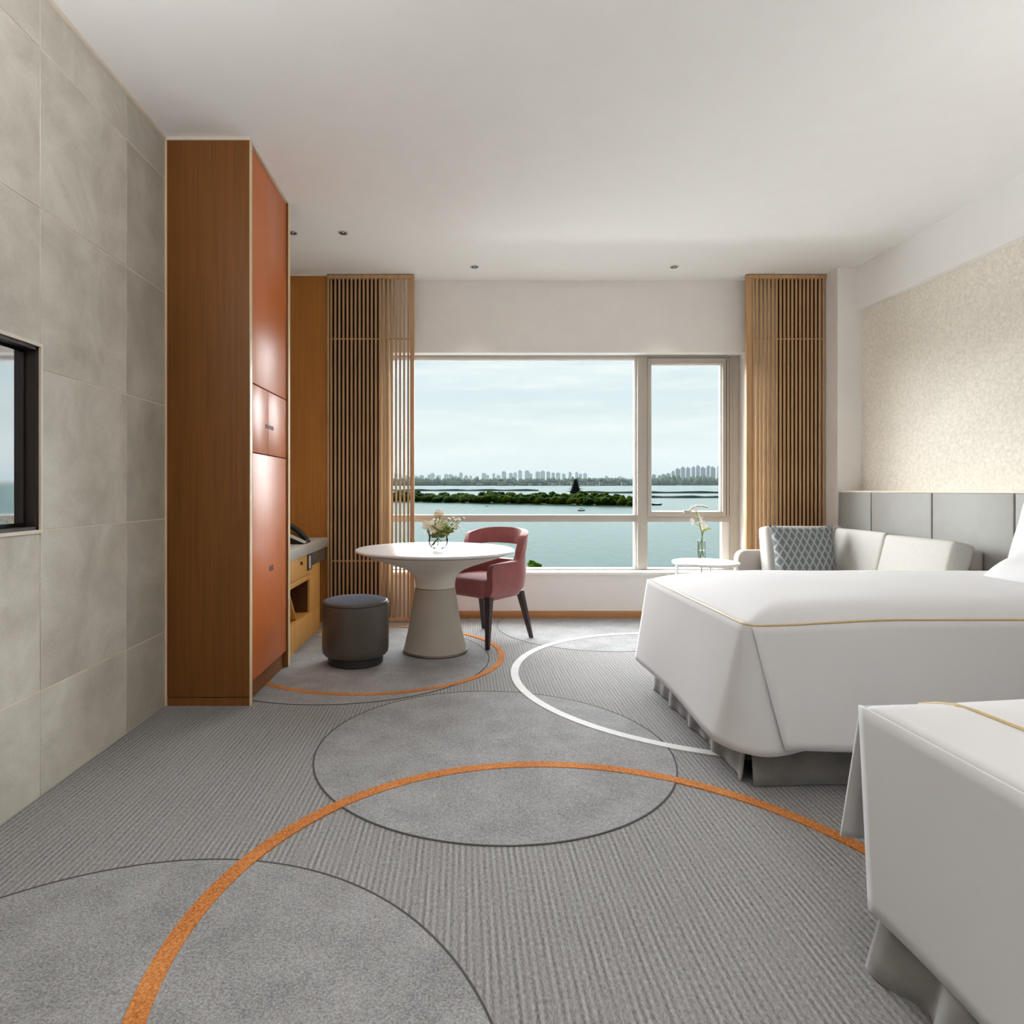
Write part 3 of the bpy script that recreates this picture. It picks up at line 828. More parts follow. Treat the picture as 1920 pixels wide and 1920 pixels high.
# ------------------------------------------------------------------ side table
EX, EY, EZ = 1.895, 4.90, .545
stb = thing('side_table', 'small round white side table with thin legs by the sofa', 'table', (EX, EY, 0))
lathe('table_top', [(0, -.022), (.243, -.022), (.250, -.016), (.250, -.003), (.246, 0), (0, 0)], M['white_lacquer'], (EX, EY, EZ), stb, 72)
for a in (-172, -118, -10, 60, 140):
    x, y = EX + .232*math.cos(math.radians(a)), EY + .232*math.sin(math.radians(a))
    tube('leg', [(x, y, 0), (x, y, EZ - .02)], .007, M['white_alu'], stb, 10)
ring_b = bmesh.new()
add_tube(ring_b, [(EX + .232*math.cos(2*PI*i/40), EY + .232*math.sin(2*PI*i/40), .012) for i in range(41)], .007, 8)
from_bm('floor_ring', ring_b, M['white_alu'], stb, angle=60)

# ================================================================== flowers
def petal_bloom(bm, c, nrm, r, n, cup=.35):
    nrm = Vector(nrm).normalized()
    a = nrm.orthogonal().normalized(); b = nrm.cross(a)
    for k in range(n):
        t = 2*PI*k/n + random.random()*.4
        d = (a*math.cos(t) + b*math.sin(t)); s = nrm.cross(d)
        p0 = Vector(c); p1 = p0 + d*r*.55 + s*r*.32 + nrm*r*cup*.4; p2 = p0 + d*r + nrm*r*cup; p3 = p0 + d*r*.55 - s*r*.32 + nrm*r*cup*.4
        pm = p0 + d*r*.55 + nrm*r*cup*.2
        v = [bm.verts.new(q) for q in (p0, p1, p2, p3, pm)]
        bm.faces.new((v[0], v[1], v[4])); bm.faces.new((v[1], v[2], v[4])); bm.faces.new((v[2], v[3], v[4])); bm.faces.new((v[3], v[0], v[4]))
def leaf_shape(bm, c, d, l, w):
    d = Vector(d).normalized(); s = d.cross(Vector((0, -.6, 1))).normalized(); up = s.cross(d)
    c = Vector(c)
    pts = [(0, 0), (.3, .8), (.6, 1), (1, 0)]
    L_ = [bm.verts.new(c + d*l*t + s*w*k + up*l*.15*math.sin(t*PI)) for t, k in ((.0, .0), (.3, .8), (.65, .8), (1, 0))]
    R_ = [bm.verts.new(c + d*l*t - s*w*k + up*l*.15*math.sin(t*PI)) for t, k in ((.3, .8), (.65, .8))]
    Cn = [bm.verts.new(c + d*l*t + up*l*.08*math.sin(t*PI)) for t in (.3, .65)]
    bm.faces.new((L_[0], L_[1], Cn[0])); bm.faces.new((L_[1], L_[2], Cn[1], Cn[0])); bm.faces.new((L_[2], L_[3], Cn[1]))
    bm.faces.new((L_[0], Cn[0], R_[0])); bm.faces.new((Cn[0], Cn[1], R_[1], R_[0])); bm.faces.new((Cn[1], L_[3], R_[1]))
VX, VY, VZ = -.162, 4.27, .702
vase = thing('glass_bowl', 'low clear glass bowl of stems on the pedestal table', 'vase', (VX, VY, VZ))
lathe('bowl', [(0, .002), (.035, .002), (.052, .012), (.064, .035), (.066, .060), (.061, .085), (.058, .098), (.054, .098), (.057, .085), (.062, .060), (.060, .037), (.049, .016), (.03, .008), (0, .008)], M['vase_glass'], (VX, VY, VZ), vase, 48)
lathe('water', [(0, .009), (.03, .0095), (.048, .018), (.0585, .038), (.060, .058), (0, .058)], M['water_in'], (VX, VY, VZ), vase, 48)
lathe('lip', [(.0535, .0965), (.056, .100), (.0588, .0965), (.056, .094)], M['table_foot'], (VX, VY, VZ), vase, 48)
bq = thing('flower_bouquet', 'cream and white flower bouquet with green leaves in glass bowl', 'flowers', (VX, VY, VZ + .012))
def flower(base, tip, r, n, mat, par, layers=2):
    base, tip = Vector(base), Vector(tip)
    mid = (base + tip)/2 + Vector((random.uniform(-.01, .01), random.uniform(-.01, .01), .01))
    s = tube('stem', [base, mid, tip], .0022, M['stem'], par, 5)
    bm = bmesh.new()
    for l in range(layers):
        petal_bloom(bm, tip + Vector((0, 0, -.004*l)), (tip - base).normalized() + Vector((0, -.5, .3)), r*(1 - .3*l), n, .25 + .4*l)
    o = from_bm('blossom', bm, mat, s)
    return s
random.seed(11)
spots = []
for i in range(34):
    a_ = random.uniform(0, 2*PI); q = math.sqrt(random.random())
    spots.append((-.035 + .058*q*math.cos(a_), .155 + .062*q*math.sin(a_)))
spots += [(-.01, .235), (.012, .245), (.0, .255), (.02, .235)]
for i, (dx, dz) in enumerate(spots):
    y = VY + random.uniform(-.06, .04)
    flower((VX - .02 + dx*.5, VY + random.uniform(-.02,.02), VZ + .075), (VX + dx, y, VZ + dz), random.uniform(.022, .032), 7, M['petal_cream'] if i % 3 else M['petal'], bq)
for i in range(30):
    dx = random.uniform(.03, .175); dz = random.uniform(.10, .20) + dx*.15
    flower((VX + dx*.2, VY, VZ + .075), (VX + dx, VY + random.uniform(-.05, .05), VZ + dz), random.uniform(.012, .019), 5, M['petal'], bq, 1)
bm = bmesh.new()
for i in range(110):
    a = random.uniform(-PI, PI); 
    c = Vector((VX + random.uniform(-.02, .07), VY + random.uniform(-.045, .03), VZ + random.uniform(.085, .17)))
    leaf_shape(bm, c, (math.cos(a) + .3, math.sin(a)*.7, random.uniform(-.2, .9)), random.uniform(.03, .055), random.uniform(.007, .012))
from_bm('leaves', bm, M['leaf'], bq)
bm = bmesh.new()
for i in range(9):
    a = random.uniform(0, 2*PI)
    add_tube(bm, [(VX + .05*math.cos(a), VY + .04*math.sin(a), VZ + .02), (VX - .02*math.cos(a), VY - .02*math.sin(a), VZ + .10)], .0022, 5)
stm = from_bm('submerged_stems', bm, M['stem'], bq)

UX, UY, UZ = 1.875, 4.93, EZ
v2 = thing('cylinder_vase', 'slim clear glass vase on the small side table', 'vase', (UX, UY, UZ))
lathe('tube', [(0, .001), (.026, .001), (.028, .006), (.028, .160), (.0255, .160), (.0255, .014), (0, .014)], M['vase_glass'], (UX, UY, UZ), v2, 36)
lathe('water', [(0, .015), (.025, .015), (.025, .085), (0, .085)], M['water_in'], (UX, UY, UZ), v2, 36)
or_ = thing('orchid_stem', 'white and yellow-green orchid stem in the slim vase', 'flowers', (UX, UY, UZ + .015))
tube('stem', [(UX - .012, UY, UZ + .02), (UX + .010, UY, UZ + .12), (UX + .002, UY, UZ + .22), (UX - .02, UY, UZ + .31), (UX - .045, UY, UZ + .40)], .0038, M['stem'], or_, 6)
tube('stem', [(UX + .012, UY, UZ + .04), (UX - .005, UY, UZ + .14), (UX + .015, UY, UZ + .24)], .0038, M['stem'], or_, 6)
tube('stem', [(UX - .02, UY + .005, UZ + .02), (UX - .02, UY + .005, UZ + .15)], .005, M['stem'], or_, 6)
for dx, dz, r, mm in ((-.052,.405,.026,'petal'),(-.03,.36,.022,'petal_cream'),(-.012,.335,.026,'petal'),(-.075,.315,.028,'petal'),(-.06,.29,.024,'petal'),(.0,.30,.028,'petal'),(.02,.27,.030,'petal_cream'),(.005,.25,.024,'petal'),(.03,.24,.022,'petal')):
    bm = bmesh.new(); petal_bloom(bm, (UX + dx, UY + random.uniform(-.015, .015), UZ + dz), (random.uniform(-.5, .5), -1, .3), r, 5, .3)
    from_bm('blossom', bm, M[mm], or_)
bm = bmesh.new()
for dx, dz, ang in ((.02,.245,.0),(.02,.235,.3),(-.02,.35,2.6),(-.01,.26,2.4),(.0,.22,.9)):
    leaf_shape(bm, (UX + dx, UY, UZ + dz), (math.cos(ang), -.2, math.sin(ang)*.5 + .1), .06, .011)
from_bm('leaves', bm, M['leaf'], or_)

# ================================================================== headboard
HX = 3.04
hd = thing('headboard', 'long grey leather headboard of wide panels along the papered wall', 'headboard', (HX + .09, 3, 0))
box('ledge', HX + .005, XR - .001, -1.2, 5.088, 1.082, 1.096, M['trim'], hd, bevel=.002)
box('core', HX + .02, XR - .001, -1.2, 5.088, 0, 1.082, M['skirt'], hd)
yy = 5.086
cuts = [5.086, 4.68, 4.074, 3.465, 2.86, 2.25, 1.645, 1.04, .43, -.18, -.79]
for a, b in zip(cuts, cuts[1:]):
    box('panel', HX, HX + .022, b + .004, a - .004, .02, 1.082, M['leather'], hd, bevel=.006, seg=3)

# ================================================================== sofa
sf = thing('corner_sofa', 'low taupe sofa along the headboard, mostly hidden behind the bed', 'sofa', (2.6, 4.35, 0))
sy0, sy1 = 3.66, 5.06
rounded_slab('base', 2.19, HX - .004, sy0, sy1, .05, .28, .02, M['sofa_base'], sf, local=False)
rounded_slab('seat_cushion', 2.18, 2.93, sy0 + .12, sy1 - .10, .28, .43, .045, M['sofa'], sf, local=False)
def arm_panel(name, y0, y1, x0, x1, z1, r):
    bm = bmesh.new()
    pts = [(x0, .05), (x1, .05), (x1, z1)] + [(x0 + r - r*math.sin(t), z1 - r + r*math.cos(t)) for t in [PI/2*k/8 for k in range(9)]]
    a = [bm.verts.new((x, y0, z)) for x, z in pts]; b = [bm.verts.new((x, y1, z)) for x, z in pts]
    bm.faces.new(a); bm.faces.new(b[::-1])
    for i in range(len(pts)): bm.faces.new((a[i], a[(i+1) % len(pts)], b[(i+1) % len(pts)], b[i]))
    o = from_bm(name, bm, M['sofa_base'], sf, angle=35)
    m = o.modifiers.new('edge', 'BEVEL'); m.width = .012; m.segments = 3; m.limit_method = 'ANGLE'; m.angle_limit = math.radians(50)
arm_panel('arm', sy1 - .09, sy1, 2.18, HX - .006, .625, .07)
arm_panel('arm', sy0, sy0 + .09, 2.84, HX - .006, .745, .05)
box('back', HX - .09, HX - .006, sy0 + .09, sy1 - .09, .28, .62, M['sofa_base'], sf, bevel=.012)
for x, y in ((2.24, sy0 + .06), (2.24, sy1 - .06), (2.95, sy0 + .06), (2.95, sy1 - .06)):
    tube('foot', [(x, y, 0), (x, y, .06)], .018, M['leg'], sf, 12)
def rot(loc, rx=0, ry=0, rz=0):
    return Matrix.Translation(loc) @ Matrix.Rotation(rz, 4, 'Z') @ Matrix.Rotation(ry, 4, 'Y') @ Matrix.Rotation(rx, 4, 'X')
R90 = PI/2
# cushion leaning on the far arm (faces the camera), two along the headboard (face -X)
def box_cushion(w, h, t_, loc, lean, rz, label):
    o = rounded_slab('sofa_cushion', -w/2, w/2, -t_/2, t_/2, -h/2, h/2, .028, M['sofa'], None, local=True)
    for v_ in o.data.vertices:
        if abs(v_.co.x) < w*.3 and abs(v_.co.z) < h*.3: v_.co.y *= 1.35
    ss = o.modifiers.new('soft', 'SUBSURF'); ss.levels = 1; ss.render_levels = 1
    o.location = loc; o.rotation_euler = (lean, 0, rz)
    tag(o, label, 'cushion', 'cream sofa cushions')
    return o
box_cushion(.60, .42, .14, (2.63, 4.87, .610), -.16, 0, 'cream sofa cushion against the far arm, behind the grey diamond pillow')
box_cushion(.57, .41, .14, (2.865, 4.515, .605), -.22, -R90, 'cream sofa cushion on the headboard side, right of the grey diamond pillow')
box_cushion(.60, .40, .14, (2.855, 3.925, .600), -.24, -R90, 'cream sofa cushion nearest the white bed pillows')
tp = pillow('throw_pillow', .46, .46, .15, rot((0, 0, 0), R90), M['diamond'], dog=.08)
tp.location = (2.52, 4.64, .615); tp.rotation_euler = (-.22, 0, -.06)
tag(tp, 'slate grey throw pillow with a diamond weave on the sofa', 'pillow')

# ================================================================== beds
def bed(y0, y1, xf, label, grp, fold, seedn):
    xh = HX - .008
    wrap = fold == 'wrap'
    pin = 0.0 if wrap else .125          # how far the piping sits inside the cover's foot edge
    t = thing('bed', label, 'bed', ((xf + xh)/2, (y0 + y1)/2, 0), group=grp)
    bx = xf + (.05 if wrap else .10)     # foot end of the base
    box('base', bx + .03, xh, y0 + .09, y1 - .09, .10, .36, M['skirt'], t)
    for px_, py_ in ((bx + .10, y0 + .14), (bx + .10, y1 - .14), (xh - .1, y0 + .14), (xh - .1, y1 - .14)):
        tube('foot', [(px_, py_, 0), (px_, py_, .11)], .025, M['leg'], t, 10)
    rounded_slab('mattress', bx, xh, y0 + .035, y1 - .035, .36, .575, .04, M['linen'], t, local=False)
    def zedge(x): return .60 + .022 * smooth(xf, xf + .6, x)
    def ztop(x, y):
        ed = min(x - xf, y - y0, y1 - y)
        z = zedge(x) + .055 * (1 - (1 - min(1, max(0, ed / .30))) ** 2.6)
        z += .006 * noise.noise(Vector((x*2.2 + seedn, y*2.2, 0))) * smooth(0, .25, ed)
        return z
    rc = .05 if wrap else .02
    def corner(x, y):
        for cy, sg in ((y0 + rc, -1), (y1 - rc, 1)):
            dx_, dy_ = xf + rc - x, (y - cy) * sg
            if dx_ > 0 and dy_ > 0:
                m_ = max(dx_, dy_); l_ = math.hypot(dx_, dy_)
                if l_ > 1e-6:
                    k_ = m_ / l_
                    return xf + rc - dx_*k_, cy + sg*dy_*k_
        return x, y
    nx, ny = 60, 40
    def top(u, v):
        u = u*u*(.4) + u*.6
        v = .5 + .5*math.copysign(1 - (1 - abs(2*v - 1))**1.25, 2*v - 1)
        x, y = xf + (xh - xf)*u, y0 + (y1 - y0)*v
        X_, Y_ = corner(x, y)
        return (X_, Y_, ztop(x, y))
    surf('cover_top', top, nx, ny, M['linen'], t, thick=.008, off=-1)
    # piping
    xp, rp_ = xf + pin, .05
    pts = [(xh - (xh - xp - rp_)*i/30, y0, 0) for i in range(31)]
    if wrap:
        pts += [(xp + rp_ - rp_*math.sin(a), y0 + rp_ - rp_*math.cos(a), 0) for a in [PI/2*k/6 for k in range(1, 7)]]
        pts += [(xp, y0 + rp_ + (y1 - y0 - 2*rp_)*i/16, 0) for i in range(1, 17)]
        pts += [(xp + rp_ - rp_*math.cos(a), y1 - rp_ + rp_*math.sin(a), 0) for a in [PI/2*k/6 for k in range(1, 7)]]
        pts += [(xp + rp_ + (xh - xp - rp_)*i/30, y1, 0) for i in range(1, 31)]
        tube('piping', [(x, y, zedge(x) + .001) for x, y, _ in pts], .004, M['gold'], t, 6)
    else:
        tube('piping', [(xp + .05*(1 - i/24), y0 + .01 + (y1 - y0 - .02)*i/24, ztop(xp + .05*(1 - i/24), y0 + .01 + (y1 - y0 - .02)*i/24) + .001) for i in range(25)], .004, M['gold'], t, 6)
    hem = .140
    def foot(u, v):
        d = v
        R = .045 + (.10 * d if wrap else .0)
        off = .004 + (.060 if wrap else -.012)*d + .010*math.sin(9*u + seedn)*d
        Lf = (y1 - y0)
        tot = Lf + (R*PI/2 + .02 + .05*d if wrap else 0)
        s = u * tot
        zt = zedge(xf) - .002
        hm = hem + .010*math.sin(5*u + seedn) + (.035*smooth(.86, 1.0, u) if wrap else 0)
        z = zt + (hm - zt)*d + (0 if wrap else .004*(1 - d))
        if s <= Lf - R*.8 or not wrap:
            return (xf - off, y1 + .004 - s*(1 if wrap else (Lf + .02)/Lf) - (0 if wrap else .02*d*(1 - u)), z)
        yc = y0 + R
        s2 = s - (Lf - R*.8)
        a = min(PI/2, s2 / (R + off))
        x = xf + R - (R + off)*math.cos(a); y = yc - (R + off)*math.sin(a)
        ex = s2 - (R + off)*PI/2
        if ex > 0: x += ex
        return (x, y, z)
    surf('foot_drape', foot, 60, 16, M['linen'], t, thick=.006)
    def near(u, v):
        d = v
        x0_ = xf + (.012 + .085*d if wrap else 0)
        x = x0_ + (xh - x0_)*u
        off = .006 + .06*d + (.014*d if wrap else .0) + .012*math.sin(4.2*x + seedn)*d
        zt = zedge(x) - .002
        hm = hem + .025 + .035*smooth(xf, xf + 1.0, x) + .010*math.sin(6*x + seedn)
        return (x, y0 - off, zt + (hm - zt)*d)
    surf('side_drape', near, 60, 16, M['linen'], t, thick=.006)
    def far(u, v):
        d = v
        x0_ = xf + (0 if wrap else .012*d)
        x = x0_ + (xh - x0_)*u
        off = .006 + (.04 + .05*(1 - smooth(xf, xf + .5, x)))*d + .008*math.sin(5*x + seedn)*d
        zt = zedge(x) - .002
        hm = hem + (.02 if wrap else .095) + .010*math.sin(6*x + seedn)
        return (x, y1 + off, zt + (hm - zt)*d)
    surf('side_drape', far, 60, 16, M['linen'], t, thick=.006)
    # pleated skirt
    sx0, ins = bx - .005, .055
    def sk(a, b, amp, fr_, nrm, flare):
        def fn(u, v):
            x, y = a[0] + (b[0]-a[0])*u, a[1] + (b[1]-a[1])*u
            l = math.hypot(b[0]-a[0], b[1]-a[1])
            w = math.sin(fr_*l*u + seedn) + .6*math.sin(fr_*1.9*l*u + 1.3*seedn + 1.1*v)
            o = amp*w*(.35 + .65*(1 - v)) + flare*(1 - v)
            return (x + nrm[0]*o, y + nrm[1]*o, .004 + .33*v)
        surf('skirt_panel', fn, 90, 8, M['skirt'], t, thick=.004)
    if wrap:
        sk((sx0, y0 + ins), (sx0, y1 - ins), .009, 24, (-1, 0), .03)
    else:
        sk((sx0, y0 + ins), (sx0, y1 - ins + .05), .024, 20, (-1, 0), .080)
    sk((sx0 - .015, y0 + ins), (xh, y0 + ins), .005, 7, (0, -1), .03)
    sk((sx0, y1 - ins), (xh, y1 - ins), .006, 9, (0, 1), .03)
    return t
bed(2.315, 3.545, 1.05, 'white covered bed with gold piping in front of the sofa', 'twin beds', 'wrap', 1.3)
bed(.24, 1.455, .925, 'white covered bed at the lower right corner, nearest the viewer', 'twin beds', 'flap', 2.9)
p1 = pillow('bed_pillow', .74, .50, .20, rot((2.91, 2.93, .90), R90 - .30, 0, -R90), M['linen'], dog=.06, wob=.02, seed=3)
tag(p1, 'white bed pillow propped upright against the headboard', 'pillow', 'white bed pillows')
p2 = pillow('bed_pillow', .72, .40, .17, rot((2.73, 2.80, .735), R90 - 1.0, 0, -R90), M['linen'], dog=.06, wob=.02, seed=8)
tag(p2, 'white bed pillow slumped low in front of the upright one', 'pillow', 'white bed pillows')

# ================================================================== outside
SL, Z0 = .0161, -21.0
def gz(y): return Z0 + SL*y
def wpt(px, dist, up=0.0): return ((px - 866.5)*dist/1180, dist, gz(dist) + up)
lake = surf('lake', lambda u, v: (-9000 + 18000*u, 40 + 12000*v*v, gz(40 + 12000*v*v)), 24, 40, M['water'])
tag(lake, 'calm teal lake stretching from the building to the far shore', 'lake', kind='stuff')

def blob_mesh(name, seed, n, spread, hr):
    rng = random.Random(seed)
    bm = bmesh.new()
    for k in range(n):
        r = rng.uniform(.42, .62)
        c = Vector((rng.uniform(-spread, spread), rng.uniform(-spread, spread), .55 + rng.uniform(-.12, .28)*hr))
        ret = bmesh.ops.create_icosphere(bm, subdivisions=3, radius=r)
        for v in ret['verts']:
            nn = noise.fractal(v.co*3.2 + Vector((seed*3.1 + k, 0, 0)), 1.0, 2.0, 3)
            v.co = c + v.co*(1 + .34*nn); v.co.z = max(v.co.z, .02)
    me = bpy.data.meshes.new(name); bm.to_mesh(me); bm.free()
    for p in me.polygons: p.use_smooth = True
    return me
crown_meshes = []
for k in range(4):
    me = blob_mesh('crown', k + 1, 6, .42, 1.2); me.materials.append(M['foliage' if k % 2 else 'foliage2']); crown_meshes.append(me)
tb_ = bmesh.new(); add_tube(tb_, [(0, 0, -.02), (0.02, 0, .3), (0, .02, .6)], .06, 7, .03)
trunk_me = bpy.data.meshes.new('trunk'); tb_.to_mesh(trunk_me); tb_.free(); trunk_me.materials.append(M['trunk'])
def tree(p, s, h, k, label, grp, name='island_tree'):
    t = thing(name, label, 'tree', p, random.uniform(0, 6.28), grp)
    t.scale = (s, s, h)
    for nm, me in (('crown', crown_meshes[k % 4]), ('trunk', trunk_me)):
        o = bpy.data.objects.new(nm, me); C.objects.link(o); o.parent = t
    return t
random.seed(5)
# island: waterline from about y=942 (left) to 952 (right) in the picture
def isl_y(px):    # distance of the shore at this column
    yy_ = 941 + (px - 735) / (1195 - 735) * 10
    return 1180*22.1/(yy_ - 900)
def island_pt(px, back): 
    d_ = isl_y(px) + back
    return ((px - 866.5)*d_/1180, d_)
bm = bmesh.new()
fr_pts = [island_pt(px, 0) for px in range(560, 1201, 20)]
bk_pts = [island_pt(px, 90 - .10*(px - 735)*(px > 735)) for px in range(560, 1201, 20)]
A = [bm.verts.new((x, y, gz(y) - .5)) for x, y in fr_pts]; A2 = [bm.verts.new((x, y + 3, gz(y) + 1.0)) for x, y in fr_pts]
B2 = [bm.verts.new((x, y, gz(y) + 1.0)) for x, y in bk_pts]
for i in range(len(A) - 1):
    bm.faces.new((A[i], A[i+1], A2[i+1], A2[i])); bm.faces.new((A2[i], A2[i+1], B2[i+1], B2[i]))
isl = from_bm('island_ground', bm, M['bank'])
tag(isl, 'low wooded island bank in the lake', 'island')
def zone(q):
    for lim, txt in ((742, 'hidden behind the slat screen'), (778, 'seen between the screen slats'), (850, 'above the flower bowl'), (900, 'left of the rose chair'), (1000, 'above the rose chair'),
                     (1060, 'left of the pagoda'), (1100, 'below the pagoda'), (1150, 'right of the pagoda')):
        if q < lim: return txt
    return 'at its right tip by the mullion'
px = 690.0
row = 0
while px < 1192:
    for back, hh in ((6, 8.5), (26, 10.5), (50, 12.0)):
        q = px + random.uniform(-6, 6) + back*.1
        if q > 1190: continue
        x, y = island_pt(q, back)
        taper = 1 - .25*smooth(1100, 1200, q)
        dip = 1 - .22*smooth(760, 830, q)*(1 - smooth(860, 930, q))
        s = random.uniform(4.6, 6.6)*taper
        tree((x, y, gz(y) + .9), s, hh*random.uniform(.62, .86)*taper*dip*.82, random.randrange(4), 'green tree in %s row of island wood, %s' % ({6: 'waterside', 26: 'middle', 50: 'hindmost'}[back], zone(q)), 'island trees, %s row, %s' % ({6: 'waterside', 26: 'middle', 50: 'hindmost'}[back], zone(q)))
    px += random.uniform(11, 15)
# pagoda
pgx, pgy, pgz = wpt(1079, 640, 2)
pg = thing('pagoda', 'dark tiered pagoda rising above the island trees', 'pagoda', (pgx, pgy, pgz))
box('podium', pgx - 4.5, pgx + 4.5, pgy - 4.5, pgy + 4.5, pgz, -2.0, M['pagoda'], pg)
zz = -2.0
w = 12.0
for i in range(6):
    bm = bmesh.new(); bbox(bm, pgx - w*.40, pgx + w*.40, pgy - w*.40, pgy + w*.40, zz, zz + 2.0)
    from_bm('storey', bm, M['pagoda'], pg)
    bm = bmesh.new()
    lo = [bm.verts.new((pgx + a*w*.74, pgy + b*w*.74, zz + 1.5)) for a, b in ((-1,-1),(1,-1),(1,1),(-1,1))]
    hi = [bm.verts.new((pgx + a*w*.34, pgy + b*w*.34, zz + 2.7)) for a, b in ((-1,-1),(1,-1),(1,1),(-1,1))]
    bm.faces.new(lo[::-1]); bm.faces.new(hi)
    for k in range(4): bm.faces.new((lo[k], lo[(k+1) % 4], hi[(k+1) % 4], hi[k]))
    from_bm('roof', bm, M['pagoda'], pg)
    zz += 2.35; w *= .80
tube('finial', [(pgx, pgy, zz), (pgx, pgy, zz + 1.6)], .35, M['pagoda'], pg, 6, .1)
# dikes right of the island
def dike(px0, px1, d_, h, label):
    x0, x1 = (px0 - 866.5)*d_/1180, (px1 - 866.5)*d_/1180
    bm = bmesh.new()
    a = [(x0, d_, gz(d_) - .3), (x0, d_ + h*1.5, gz(d_) + h), (x0, d_ + h*4, gz(d_) + h), (x0, d_ + h*6, gz(d_) - .3)]
    n_ = 14
    rows = [[bm.verts.new((x0 + (x1 - x0)*i/n_, p[1] + 3*math.sin(i*1.3), p[2] + (.25*h*math.sin(i*2.1) if 0 < k < 3 else 0))) for k, p in enumerate(a)] for i in range(n_ + 1)]
    for A_, B_ in zip(rows, rows[1:]):
        for k in range(3): bm.faces.new((A_[k], B_[k], B_[k+1], A_[k+1]))
    bm.faces.new(rows[0]); bm.faces.new(rows[-1][::-1])
    tag(from_bm('dike', bm, M['dike']), label, 'dike', 'lake dikes')
dike(1080, 1560, 1040, 3.2, 'thin dark dike across the lake, the farther one behind the sash')
dike(1196, 1560, 770, 2.6, 'thin dark dike across the lake, the nearer one behind the sash')
dike(700, 1010, 1250, 3.5, 'low causeway on the lake behind the left half of the island')
# boats
def boat(px_, py_, L_, label, canopy):
    d_ = 1180*22.1/(py_ - 900)
    x, y, z = wpt(px_, d_)
    t = thing('boat', label, 'boat', (x, y, z), group='boats on the lake')
    bm = bmesh.new()
    secs = []
    for u in [-1, -.8, -.4, 0, .4, .8, 1]:
        wv_ = .16*L_*(1 - abs(u)**2.5) + .02
        sheer = .06*L_*u*u
        secs.append([bm.verts.new((x + u*L_/2, y - wv_, z + .12*L_ + sheer)), bm.verts.new((x + u*L_/2, y, z - .02*L_ + sheer)), bm.verts.new((x + u*L_/2, y + wv_, z + .12*L_ + sheer))])
    for a, b in zip(secs, secs[1:]):
        for k in range(2): bm.faces.new((a[k], b[k], b[k+1], a[k+1]))
        bm.faces.new((a[0], a[2], b[2], b[0]))
    from_bm('hull', bm, M['boat'], t)
    if canopy:
        box('canopy', x - .22*L_, x + .22*L_, y - .12*L_, y + .12*L_, z + .30*L_, z + .36*L_, M['boat'], t, bevel=.02*L_)
        for sx_ in (-.18, .18):
            tube('post', [(x + sx_*L_, y, z + .08*L_), (x + sx_*L_, y, z + .31*L_)], .015*L_, M['boat'], t, 5)
boat(1090, 958, 5.2, 'small covered boat on open water below the island', True)
boat(913, 949.5, 3.0, 'tiny rowing boat close to the island shore', False)
boat(1231, 947.5, 9.5, 'long dark punt on the water behind the narrow sash', False)
# treetop just below the window
random.seed(21)
nt_ = tree((9.1, 92, 1.1 - 92*160/1180 - .3), 1.15, 1.3, 1, 'single green treetop poking up just outside, below the window', None, 'near_treetop')
nm_ = nt_.children[0].data.copy(); nm_.materials.clear(); nm_.materials.append(M['foliage_near']); nt_.children[0].data = nm_
nt_.location.z = 1.1 - 92*(1068 - 919)/1180 - .35
nt_.location.x = (1000 - 866.5)*92/1180

# far shore: land, woodland, houses, towers
bm = bmesh.new()
v = [bm.verts.new((x, y, gz(y) + .8)) for x, y in ((-5200, 2350), (900, 2600), (5200, 2500), (5200, 9000), (-5200, 9000))]
bm.faces.new(v)
land = from_bm('far_shore', bm, M['bank'])
tag(land, 'flat far shore of the lake under the hazy city', 'shore')
rng = random.Random(3)
bm = bmesh.new()
def blob(x, y, z, r, h):
    ret = bmesh.ops.create_icosphere(bm, subdivisions=1, radius=1)
    for q in ret['verts']:
        k = 1 + .3*noise.noise(q.co*2 + Vector((x*.01, y*.01, 0)))
        q.co = Vector((x + q.co.x*r*k, y + q.co.y*r*k, z + max(-.2, q.co.z)*h*k))
for i in range(1500):
    px_ = rng.uniform(640, 1460); d_ = rng.choice((2450, 2520, 2620, 2750, 2950, 3200, 3500)) + rng.uniform(0, 60)
    if px_ > 1190: d_ += 150
    x, y, z = wpt(px_, d_)
    blob(x, y, z, rng.uniform(9, 20), rng.uniform(14, 34)*(1 + .3*smooth(1200, 1260, px_)*(1 - smooth(1330, 1350, px_))))
wl = from_bm('far_woodland', bm, M['foliage_far'], sm=True)
tag(wl, 'hazy belt of trees along the far lake shore', 'trees', kind='stuff')
def tower(px_, d_, wpx, hpx, mat, name, label, grp):
    x, y, z = wpt(px_, d_)
    s = d_/1180
    t = thing(name, label, 'building', (x, y, z), group=grp)
    w_, h_ = wpx*s, hpx*s
    bm = bmesh.new(); bbox(bm, x - w_/2, x + w_/2, y, y + w_*.6, z - 2, z + h_)
    from_bm('wall', bm, mat, t)
    bm = bmesh.new(); bbox(bm, x - w_*.22, x + w_*.15, y + w_*.1, y + w_*.4, z + h_, z + h_*1.08)
    if name == 'house':
        bm.clear()
        q = [bm.verts.new(c) for c in ((x - w_*.55, y - 1, z + h_), (x + w_*.55, y - 1, z + h_), (x + w_*.55, y + w_*.6, z + h_), (x - w_*.55, y + w_*.6, z + h_), (x - w_*.4, y + w_*.3, z + h_*1.5), (x + w_*.4, y + w_*.3, z + h_*1.5))]
        for f_ in ((0, 1, 5, 4), (2, 3, 4, 5), (1, 2, 5), (3, 0, 4)): bm.faces.new([q[k] for k in f_])
    from_bm('roof', bm, M['pagoda'] if name == 'house' else mat, t)
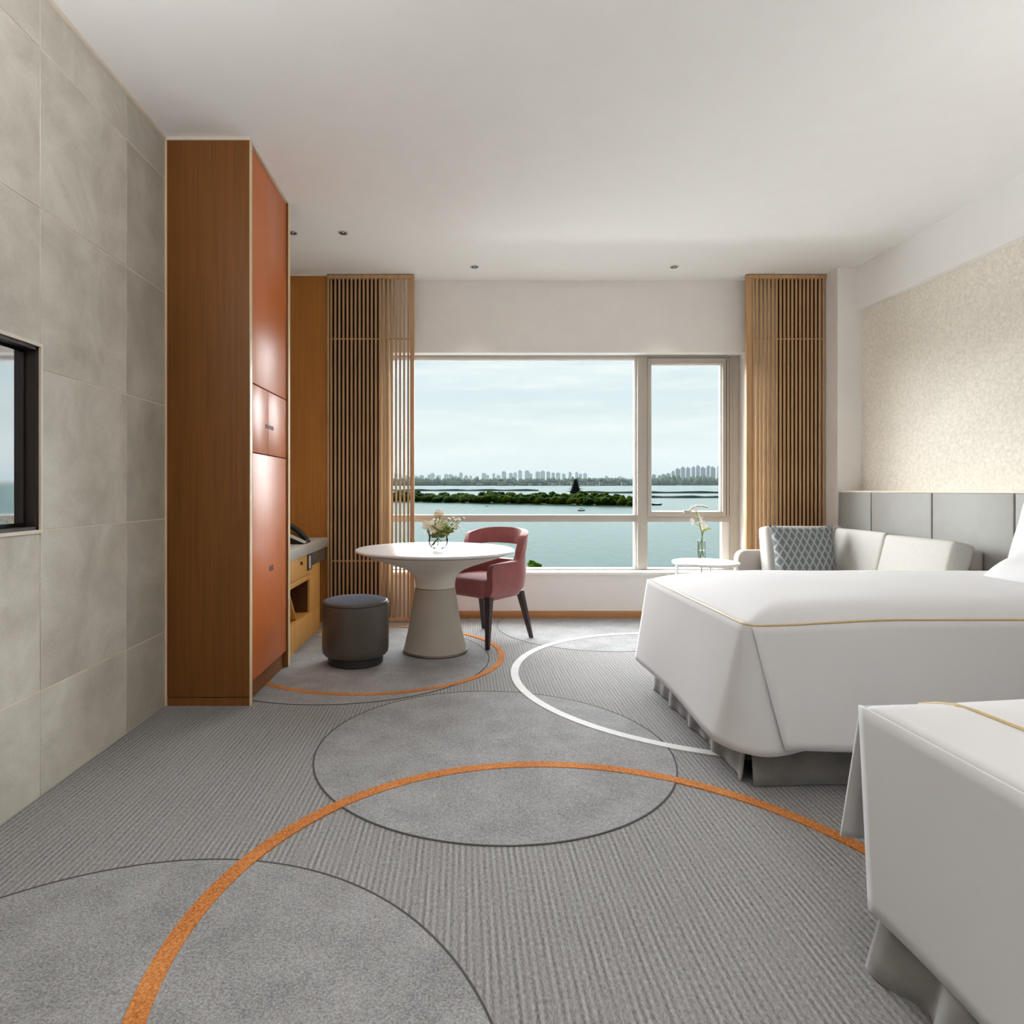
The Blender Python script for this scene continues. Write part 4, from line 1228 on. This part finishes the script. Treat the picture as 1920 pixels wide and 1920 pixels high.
def zone2(q):
    for lim, txt in ((778, 'behind the slat screen edge'), (860, 'high above the flower bowl'), (930, 'above the left half of the rose chair'), (1000, 'above the right half of the rose chair'), (1060, 'just left of the pagoda'), (1120, 'just right of the pagoda'), (1196, 'next to the window mullion')):
        if q < lim: return txt
    return 'seen through the narrow sash'
for i in range(46):
    px_ = 742 + i*10.2 + rng.uniform(-3, 3)
    if 1192 < px_ < 1210: continue
    hp = rng.uniform(11, 18) + (4 if 940 < px_ < 1095 else 0) - (6 if 1110 < px_ < 1190 else 0)
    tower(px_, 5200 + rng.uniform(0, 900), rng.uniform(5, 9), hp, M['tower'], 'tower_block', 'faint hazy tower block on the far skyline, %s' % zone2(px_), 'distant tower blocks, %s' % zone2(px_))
for i in range(15):
    px_ = 1226 + i*9.4 + rng.uniform(-2, 2)
    hp = 16 + 14*smooth(1230, 1300, px_) + rng.uniform(-2, 2)
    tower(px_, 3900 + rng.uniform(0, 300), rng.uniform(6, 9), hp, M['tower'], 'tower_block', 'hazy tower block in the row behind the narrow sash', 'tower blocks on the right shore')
for i in range(26):
    px_ = rng.uniform(880, 1190)
    tower(px_, 2400 + rng.uniform(0, 40), rng.uniform(5, 10), rng.uniform(4, 8), M['house'], 'house', 'pale house with dark roof, far shore, %s' % zone2(px_), 'far shore houses, %s' % zone2(px_))
# haze over the far shore (a real scattering volume, begins beyond the island)
hz = box('haze', -9000, 9000, 1300, 11000, -60, 260, None)
hm = bpy.data.materials.new('haze_volume'); hm.use_nodes = True
t_ = hm.node_tree; t_.nodes.clear()
vs_ = N(t_, 'ShaderNodeVolumeScatter', Density=.00005); vs_.inputs['Color'].default_value = (.80, .95, 1.0, 1)
ab_ = N(t_, 'ShaderNodeVolumeAbsorption', Density=.00009); ab_.inputs['Color'].default_value = (0, 0, 0, 1)
as_ = N(t_, 'ShaderNodeAddShader'); t_.links.new(vs_.outputs[0], as_.inputs[0]); t_.links.new(ab_.outputs[0], as_.inputs[1])
oo = N(t_, 'ShaderNodeOutputMaterial'); t_.links.new(as_.outputs[0], oo.inputs['Volume'])
hz.data.materials.append(hm)
tag(hz, 'pale blue haze hanging over the far shore', 'haze', kind='stuff')
